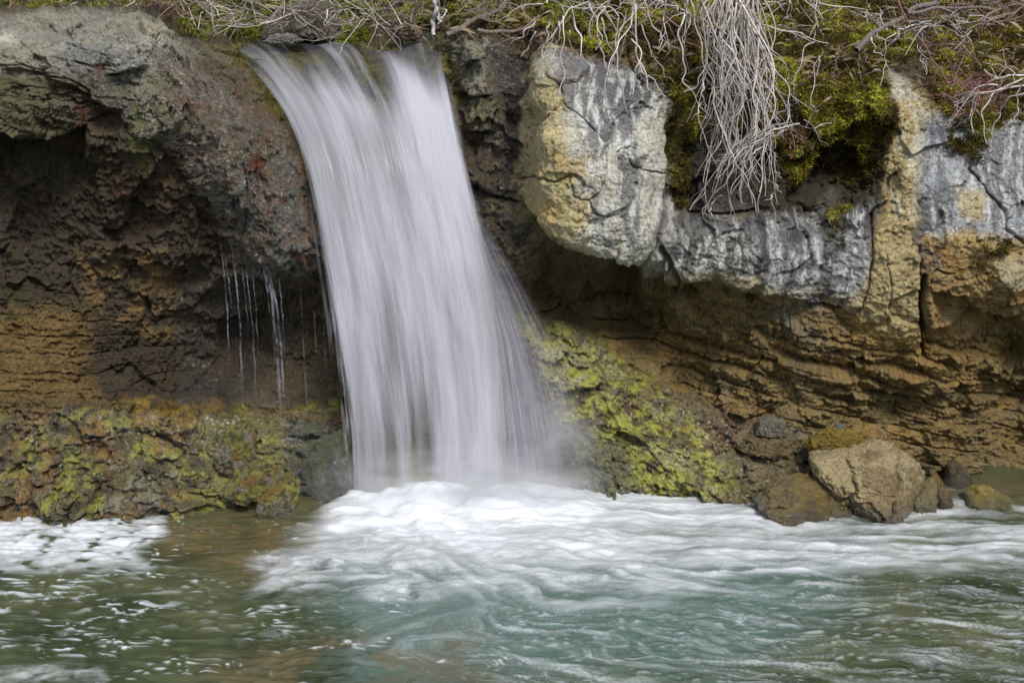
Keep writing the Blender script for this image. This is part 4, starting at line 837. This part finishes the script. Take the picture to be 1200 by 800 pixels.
# ------------------------------------------------------------------ twigs, hanging roots, branches
def wander(p0, d0, length, r0, rnd, grav=.0, curl=.35, n=16, tip=.35, kink=.0):
    """one wandering twig: world start, direction; sags by grav, kinks like living wood"""
    P = [np.array(p0, float)]; d = np.array(d0, float); d /= np.linalg.norm(d); w = rnd.normal(size=3)*curl; st = length/n
    for i in range(n):
        w = w*.75+rnd.normal(size=3)*curl*.5
        d = d+w*st*4+np.array([0, 0, -grav])*st*3
        if kink and rnd.rand() < kink: d = d+rnd.normal(size=3)*.45
        d /= np.linalg.norm(d); P.append(P[-1]+d*st)
    return np.array(P), np.linspace(r0, r0*tip, n+1)
def branchy(p0, d0, length, r0, rnd, depth=2, nb=4, grav=0, curl=.35, kink=.12, spread=.7, out=None, ratio=.5):
    out = [] if out is None else out; P, r = wander(p0, d0, length, r0, rnd, grav, curl, 18, .4, kink); out.append((P, r))
    if depth > 0:
        for _ in range(nb):
            k = rnd.randint(4, len(P)-2); t = P[k+1]-P[k-1]; t /= np.linalg.norm(t)+1e-9
            d = t+rnd.normal(size=3)*spread; branchy(P[k], d, length*ratio*rnd.uniform(.5, 1.1), r[k]*.72, rnd, depth-1, max(2, nb-1), grav, curl, kink, spread, out, ratio)
    return out
def twig_thing(name, label, cat, paths, mat, group=None):
    v, f = tubes(paths, 5); c = np.array(paths[0][0][0]); rv = np.concatenate([np.full(5*len(p_), _tr.rand(), np.float32) for p_, _ in paths]); o = link(name, np_mesh(name, v-c, f, True, {'strand': rv}), mat); o.location = c; return tag(o, label, cat, group)
UPX = 1/FPX*9.6                                   # metres per reading unit at the face
def curve(pts, Yb, r0, rnd, tip=.35, wob=.012, dY=0.0):
    """a root traced through survey readings, hung a little in front of the rock"""
    p = np.array(pts, float); n = max(14, 8*len(p)); d = np.r_[0, np.cumsum(np.hypot(*np.diff(p, axis=0).T))]; d /= d[-1]; q = np.linspace(0, 1, n)
    # smooth interpolation
    x = np.interp(q, d, p[:, 0]); y = np.interp(q, d, p[:, 1])
    for _ in range(2): x[1:-1] = (x[:-2]+2*x[1:-1]+x[2:])/4; y[1:-1] = (y[:-2]+2*y[1:-1]+y[2:])/4
    ph = rnd.rand(3)*6; Y = Yb+dY*q+.03*np.sin(q*7+ph[0])
    P = at(x, y, Y); f1, f2 = rnd.uniform(6, 13), rnd.uniform(16, 30); P[:, 0] += (wob*np.sin(q*f1+ph[1])+.4*wob*np.sin(q*f2+ph[2]))*np.minimum(1, q*2); P[:, 1] += .5*wob*np.sin(q*f2*.7+ph[0]); P[:, 2] += wob*.4*np.sin(q*13+ph[2]); return P, np.linspace(r0, r0*tip, n)

TW = 'bare twigs and roots along the top of the falls'
rnd = np.random.RandomState(21)
# the great hanging bunch
paths = []
for k in range(66):
    x0 = rnd.uniform(818, 888) if k > 12 else rnd.uniform(800, 900); y0 = rnd.uniform(-30, 20)
    xm = x0+rnd.normal()*17+2; x1 = rnd.uniform(826, 930); L_ = rnd.choice([rnd.uniform(110, 180), rnd.uniform(180, 236)], p=[.45, .55])
    x1 = x1-(.25*(L_-150) if L_ > 150 else 0)*rnd.rand(); yb = rnd.uniform(-.28, .02)
    pts = [(x0, y0), (xm, y0+L_*.35), (xm*.45+x1*.55+rnd.normal()*10, y0+L_*.65), (x1+rnd.normal()*4, y0+L_)]
    P, r = curve(pts, yb+.10, rnd.uniform(.0032, .0070)*(1.4 if rnd.rand() < .12 else 1), rnd, .35, rnd.uniform(.012, .045), -.08); paths.append((P, r))
    if rnd.rand() < .9:
        for _ in range(rnd.randint(2, 6)):
            kk = rnd.randint(len(P)//2, len(P)-2); dd = P[kk+1]-P[kk]; paths += [wander(P[kk], dd/np.linalg.norm(dd)+rnd.normal(size=3)*.7+[0, 0, -.1], rnd.uniform(.05, .22), r[kk]*.65, rnd, .3, .7, 10, .4, .2)]
for k in range(16):                                 # the cross-wise fan at the lower part
    x0, y0 = rnd.uniform(895, 925), rnd.uniform(145, 165); x1, y1 = rnd.uniform(838, 872), rnd.uniform(185, 232)
    paths.append(curve([(x0, y0), ((x0+x1)/2+rnd.normal()*4, (y0+y1)/2-10+rnd.normal()*6), (x1, y1)], -.18+rnd.normal()*.03, rnd.uniform(.003, .006), rnd, .35))
for pts in ([(836,120),(848,160),(872,205),(882,238)], [(868,205),(880,225),(888,252),(892,232),(892,205),(885,185)], [(846,228),(830,240),(822,254)], [(832,238),(834,256)], [(908,180),(908,215),(906,258)], [(908,215),(915,228)], [(907,226),(898,236)], [(908,200),(914,208)]):
    paths.append(curve(pts, -.20, .0052, rnd, .4))
twig_thing('hanging_roots', 'big thick bunch of pale grey roots hanging over the cliff edge', 'roots', paths, M_TWIG, TW)
def hanging(label, curves, yb, r, seed, mat=None, sub=.6, cat='roots', name='hanging_roots', fork=2):
    q = np.random.RandomState(seed); ps = []
    for pts in curves:
        P, rr_ = curve(pts, yb+q.normal()*.03, r*q.uniform(.6, 1.0), q, .4); ps.append((P, rr_))
        for _ in range(fork):
            if q.rand() < sub:
                kk = q.randint(len(P)//3, len(P)-2); dd = P[kk+1]-P[kk]; ps.append(wander(P[kk], dd/np.linalg.norm(dd)+q.normal(size=3)*.6, q.uniform(.06, .24), rr_[kk]*.65, q, .35, .5, 10, .4, .1))
    return twig_thing(name, label, cat, ps, mat or M_TWIG, TW)
hanging('loose pale roots with a long curl, over the top left of the limestone block', [[(690,2),(665,10),(658,28),(640,52),(636,68),(645,85),(656,95)], [(645,22),(640,45),(636,62)], [(655,25),(655,50),(650,60)], [(668,35),(668,60),(665,80)], [(672,22),(680,45),(684,80)], [(660,20),(660,60),(658,112)], [(690,5),(702,30),(700,60)], [(630,20),(622,32),(600,52)], [(628,38),(618,55),(612,68)], [(650,28),(648,48),(640,58)]], .0, .0068, 31)
hanging('long pale roots arching down over the top right of the pale limestone block', [[(745,-5),(740,30),(722,50),(712,80),(711,105),(713,116)], [(745,5),(744,40),(748,65),(760,105)], [(744,60),(752,85),(770,95),(777,110),(775,135)], [(752,30),(758,50),(770,70),(780,92)], [(735,10),(728,40),(718,70),(735,95)], [(725,20),(720,50),(730,100),(732,135)], [(705,20),(715,60),(725,85)], [(755,0),(765,30),(778,48),(774,58)], [(700,50),(710,75),(722,95)], [(740,45),(752,62),(748,80),(738,110)], [(780,0),(778,30),(775,52)], [(715,0),(700,25),(705,60)]], -.08, .007, 32, fork=3)
hanging('dark red twigs curving over the moss between the pale block and the thick root bunch', [[(745,8),(765,18),(780,28),(792,48),(793,75)], [(780,20),(800,35),(808,50),(820,58)]], -.02, .0055, 33, M_TWIG_RED, .4)
hanging('forked grey root hanging free left of the thick root bunch', [[(800,-4),(812,20),(800,40),(790,48)], [(828,60),(826,85),(812,105),(800,108)], [(824,95),(824,120),(830,130)], [(824,118),(812,140)], [(806,0),(802,30),(803,52)]], -.02, .006, 34)
hanging('pale looping roots on moss right of the thick root bunch', [[(955,50),(942,55),(936,80),(930,110),(926,138)], [(965,62),(955,75),(952,110),(955,132)], [(960,65),(958,90),(944,118)], [(905,62),(920,75),(926,110),(922,135)], [(900,72),(910,95),(915,120)], [(893,30),(930,38),(972,52)]], .02, .0062, 35, fork=3)
hanging('small brown dry tuft hanging from the moss shelf right of the looping roots', [[(985,52),(978,75),(984,95)], [(975,55),(972,68)], [(988,55),(990,70)], [(980,80),(975,92)], [(1005,55),(1008,78),(1010,90)], [(1012,58),(1018,75)]], .05, .006, 36, M_TWIG_BROWN, .8)
hanging('pale hooked twigs under the moss cushion above the tan rock pillar', [[(1050,38),(1040,45),(1036,65),(1034,88),(1035,100)], [(1021,45),(1025,58),(1033,66)], [(1033,82),(1020,82)], [(1060,28),(1062,42),(1066,48)], [(1078,55),(1080,70),(1088,88)], [(1052,35),(1070,30),(1090,25)]], -.02, .006, 37)
hanging('thin purple-red twig slanting down past the tan rock pillar', [[(1052,0),(1062,20),(1076,45),(1092,70),(1108,90),(1120,102)], [(1098,80),(1094,100),(1092,115)]], -.1, .0048, 38, M_TWIG_RED, .5)
hanging('bleached spiky twigs fanning over the ledge at the right edge', [[(1200,92),(1180,100),(1160,112),(1150,130),(1156,150),(1155,168)], [(1200,100),(1175,105),(1150,108),(1142,118),(1136,140),(1140,155)], [(1200,110),(1185,112),(1172,128),(1162,150),(1165,162)], [(1215,86),(1190,88),(1168,92),(1155,82)], [(1200,95),(1192,110),(1190,140),(1196,150)], [(1190,88),(1180,78),(1156,74)], [(1170,100),(1150,100),(1130,112),(1118,120)], [(1160,108),(1140,110),(1120,125)], [(1130,112),(1120,122),(1122,135)], [(1160,150),(1168,166)], [(1142,118),(1146,135)]], -.24, .007, 39, fork=4)
hanging('long drooping grey stem right of the tan rock pillar', [[(1178,20),(1150,26),(1132,38),(1122,58),(1119,85),(1121,108)], [(1150,26),(1165,12),(1190,2)], [(1132,40),(1142,60),(1148,80)], [(1135,48),(1130,62)]], -.05, .0085, 40, M_TWIG_BROWN)
def shrub(label, cx_, cy_, wdt, hgt_, Yb, n, mat, seed, r=.006, up=.5, name='bare_shrub', cat='shrub', ln=.5, grav=.15):
    q = np.random.RandomState(seed); ps = []
    n = int(n*1.5); r *= .78
    for k in range(n):
        px = cx_+q.uniform(-.5, .5)*wdt; py = cy_+q.uniform(-.5, .5)*hgt_; y = Yb+q.uniform(-.22, .22)
        ps += branchy(V3(px, py, y), q.normal(size=3)*[1, .5, .45]+[0, 0, up*.4], ln*q.uniform(.5, 1.2), r*q.uniform(.6, 1.25), q, 1, 3, grav, .5, .18, .7)
    return twig_thing(name, label, cat, ps, mat, TW)
shrub('dark red tangle of thin twigs behind the left rock', 110, 2, 200, 26, 1.7, 26, M_TWIG_RED, 51, .0045, ln=.55)
shrub('second, paler tangle of twigs mixed into the red one behind the left rock', 110, 0, 210, 20, 1.6, 12, M_TWIG, 52, .0042, ln=.5)
shrub('pale tangled shrub on bright moss, between the left rock and the grey rounded boulder', 265, 14, 100, 34, 1.75, 22, M_TWIG, 53, .006, ln=.55)
shrub('brown twigs mixed through the pale shrub left of the grey rounded boulder', 255, 12, 110, 40, 1.7, 18, M_TWIG_BROWN, 54, .005, ln=.5)
shrub('pale twigs crossing in front of the grey rounded boulder', 375, 6, 60, 18, 1.65, 9, M_TWIG, 55, .0055, ln=.45)
shrub('brown leafless shrub behind the middle of the waterfall lip', 450, 8, 90, 34, 1.7, 24, M_TWIG_BROWN, 56, .0055, ln=.5)
shrub('pale low twigs over the tan stone behind the waterfall lip', 440, 26, 90, 24, 1.55, 12, M_TWIG, 57, .0055, ln=.4)
shrub('twigs and litter tangled on the bank right of the waterfall lip', 590, 14, 110, 34, 1.25, 26, M_TWIG_BROWN, 58, .0055, ln=.42)
shrub('pale twig tangle on the edge directly above the pale limestone block', 690, 10, 110, 24, .65, 16, M_TWIG, 59, .0052, ln=.36, grav=.4)
shrub('fine grey twigs above and left of the thick root bunch', 785, 5, 70, 24, .55, 12, M_TWIG, 60, .0052, ln=.35, grav=.4)
shrub('dark brown brushwood at the top right corner', 1130, 6, 170, 44, .85, 28, M_TWIG_BROWN, 61, .0062, ln=.62)
shrub('reddish thin brush in front of the brown brushwood at the top right', 1120, 40, 160, 50, .45, 12, M_TWIG_RED, 62, .0045, ln=.4)
shrub('short pale dry twigs lying on the moss above the tan rock pillar', 1080, 35, 120, 40, .35, 16, M_TWIG, 63, .005, ln=.26)
shrub('short dry twigs lying on the moss shelf right of the thick root bunch', 935, 140, 60, 30, -.02, 22, M_TWIG, 64, .0048, ln=.2, grav=.3)
shrub('reddish dead twigs under the bleached fan at the right edge', 1140, 110, 70, 24, -.12, 26, M_TWIG_RED, 65, .005, ln=.22, grav=.3)
shrub('small pale dead twigs on the moss at the top, right of the thick root bunch', 925, 15, 70, 40, .45, 14, M_TWIG, 66, .0052, ln=.3, grav=.4)
q = np.random.RandomState(77)
twig_thing('fallen_branch', 'dark fallen branch slanting across the moss above the tan rock pillar', 'branch', [curve([(1003,58),(1022,42),(1046,24),(1068,12),(1100,2)], .02, .021, q, .8, .02, .5), curve([(1062,15),(1090,12),(1125,8),(1165,12)], .3, .014, q, .6, .02, .2), curve([(1030,34),(1022,22),(1020,10)], .2, .008, q, .5)], M_BRANCH)
twig_thing('fallen_branch', 'brown fallen branch slanting up from the right end of the waterfall lip', 'branch', [curve([(523,42),(545,30),(565,20),(585,8),(610,-6)], 1.05, .021, q, .8, .02, .3), curve([(560,22),(575,24),(600,34)], 1.1, .012, q, .5)], M_BRANCH)
twig_thing('fallen_branch', 'grey weathered stick lying level on the edge right of the squarish block', 'branch', [curve([(560,36),(580,38),(600,37),(625,32)], .75, .016, q, .7, .01)], M_BRANCH)
twig_thing('fallen_branch', 'brown upright stick standing behind the waterfall lip', 'branch', [curve([(492,-6),(486,10),(480,28)], 1.6, .012, q, .7, .01), curve([(509,-6),(512,10),(508,30)], 1.6, .010, q, .7, .01)], M_TWIG_BROWN)
twig_thing('bleached_root', 'pale twisted root standing in the water behind the lip', 'root', [curve([(507,-6),(511,12),(509,28),(506,42)], 1.45, .018, q, .9, .012), curve([(513,0),(516,15),(512,30)], 1.42, .010, q, .8, .02), curve([(521,5),(520,18),(516,26)], 1.42, .007, q, .7, .02)], simple_mat('ice white root', (.20,.18,.17), (.46,.44,.46), 30, .5))
# rust-red needle tufts lodged on the wet rock
def needles(label, spots, seed, L=.07):
    q = np.random.RandomState(seed); ps = []
    for (px, py, k, sp) in spots:
        for _ in range(k):
            x = px+q.normal()*sp; y = py+q.normal()*sp*.6; Ys = float(surf(x, y)[0])
            ps.append(wander(V3(x, y, Ys-.01), [q.normal()*.5, -.8, q.normal()*.7+.25], L*q.uniform(.5, 1.3), .0024, q, .5, .4, 6, .5))
    return twig_thing('needle_tuft', label, 'needles', ps, M_NEEDLE, 'rust needle tufts on the left rock')
needles('bright rust-red needle tuft lodged in the hollow nearest to the waterfall', [(303,190,46,4.0)], 81, .13)
needles('rust-brown needles stuck on the wet column beside the waterfall, below the bright tuft', [(331,236,12,1.6)], 82, .10)
needles('lowest rust-brown needles on the wet column, just above the hair-thin trickle', [(355,302,12,1.6)], 83, .09)
needles('dull red needles strung down the top of the left rock', [(118,78,12,1.6)], 84, .12)
needles('dull red needles caught at the edge of the dark overhang on the left', [(99,132,10,1.6)], 85, .11)
needles('sparse brown needles on the dark wet rock between the green streak and the waterfall', [(225,122,8,1.6)], 86, .10)

# ------------------------------------------------------------------ moss and litter
def scatter(mask, n, seed, umin=-30, umax=1230, vmin=-24, vmax=620):
    q = np.random.RandomState(seed); r0, r1 = np.searchsorted(vs, [vmin, vmax]); c0, c1 = np.searchsorted(us, [umin, umax])
    sub = mask[r0:r1, c0:c1]; p = sub.ravel()/sub.sum(); k = q.choice(p.size, n, p=p); rr_, cc = np.unravel_index(k, sub.shape); rr_ += r0; cc += c0
    rr_ = np.clip(rr_, 1, NR-2); cc = np.clip(cc, 1, NC-2)
    a = PT[rr_, cc+1]-PT[rr_, cc-1]; b = PT[rr_-1, cc]-PT[rr_+1, cc]; nrm = np.cross(a, b); nrm /= np.linalg.norm(nrm, axis=1)[:, None]+1e-9
    nrm[nrm[:, 1] > 0] *= -1
    pos = PT[rr_, cc]+q.normal(size=(n, 3))*.006; return pos, nrm, q, rr_, cc
def blades(pos, nrm, q, L, w, spread=.7, up=.3):
    n = len(pos); d = nrm+q.normal(size=(n, 3))*spread+np.array([0, 0, up]); d /= np.linalg.norm(d, axis=1)[:, None]
    t = np.cross(d, q.normal(size=(n, 3))); t /= np.linalg.norm(t, axis=1)[:, None]+1e-9; l = (L*q.uniform(.5, 1.3, n))[:, None]; ww = w*q.uniform(.6, 1.3, n)[:, None]
    bend = np.array([0, 0, -.35])*l
    v = np.stack([pos-t*ww, pos+t*ww, pos+d*l*.6+t*ww*.7, pos+d*l+bend*.6-t*ww*.2], 1).reshape(-1, 3)
    f = np.arange(4*n).reshape(n, 4); return v, f
def stuff(name, label, pos, nrm, q, L, w, rnd_v, mat, cat, spread=.7, up=.3):
    v, f = blades(pos, nrm, q, L, w, spread, up); c = pos.mean(0)
    o = link(name, np_mesh(name, v-c, f, False, {'rnd': np.repeat(rnd_v, 4)}), mat); o.location = c; return tag(o, label, cat, kind='stuff')
mm = np.where(moss > .45, moss, 0)*(.25+1.5*np.clip(v2-.25, 0, 1))
for nm, lab, rng, n, mat in (('moss', 'olive and golden moss hanging over the cliff top on the right', (600, 1230, -24, 330), 125000, M_MOSS), ('moss', 'bright green moss on the bank behind the left rock and the waterfall lip', (-30, 600, -24, 60), 26000, M_MOSSG)):
    pos, nrm, q, a, b = scatter(mm, n, 91+n % 7, rng[0], rng[1], rng[2], rng[3])
    rv = np.clip(.36+.18*sstep(130, 60, V[a, b])+.9*(v1[a, b]-.5)+1.3*(v3[a, b]-.5)+.5*cush[a, b]+q.normal(size=n)*.14, 0, 1)
    stuff(nm, lab, pos, nrm, q, .019+.012*q.rand(n), .0035, rv, mat, 'moss')
bright = np.maximum.reduce([region([(370,12),(425,10),(430,44),(375,46)], 5), region([(225,14),(310,18),(300,48),(235,42)], 5)*.7, region([(640,2),(690,8),(680,28),(640,22)], 5)*.6])
pos, nrm, q, a, b = scatter(np.where(bright > .3, bright, 0), 16000, 95); pos[:, 1] -= .02
stuff('moss', 'vivid green moss cushions beside the grey rounded boulder', pos, nrm, q, .030, .0045, np.clip(.55+q.normal(size=16000)*.2, 0, 1), M_MOSSG, 'moss')
lit = np.maximum.reduce([m_bank*.12*(U > 520), region([(880,145),(945,135),(950,165),(890,170)], 8), region([(1090,105),(1150,95),(1160,135),(1100,130)], 8), .8*region([(1120,60),(1230,50),(1230,110),(1150,110)], 10)*v3, .38*region([(820,495),(905,480),(890,520),(825,535)], 14)*v2, .5*region([(540,15),(640,20),(640,45),(560,40)], 8), .15*region([(700,430),(860,480),(850,540),(760,520)], 12)])
pos, nrm, q, a, b = scatter(lit**1.5, 5200, 97)
stuff('leaf_litter', 'small dead reddish leaves and litter scattered on moss and ledges', pos, nrm, q, .026, .008, q.rand(5200), M_LEAF, 'leaf litter', 1.0, .2)

gm = np.where((m_bank > .4) & (V > -24) & (V < 110), m_bank, 0)*(.2+v3)
pos, nrm, q, a, b = scatter(gm, 3200, 98); pos = pos+q.normal(size=pos.shape)*.012
M_STRAW = leafy('straw', [(.07, .05, .03), (.17, .12, .07), (.27, .21, .12), (.40, .34, .22)])
stuff('dry_grass', 'withered straw-coloured grass blades over the bank along the top', pos, nrm, q, .08+.09*q.rand(3200), .0010, q.rand(3200)**1.3, M_STRAW, 'grass', 1.0, -.25)
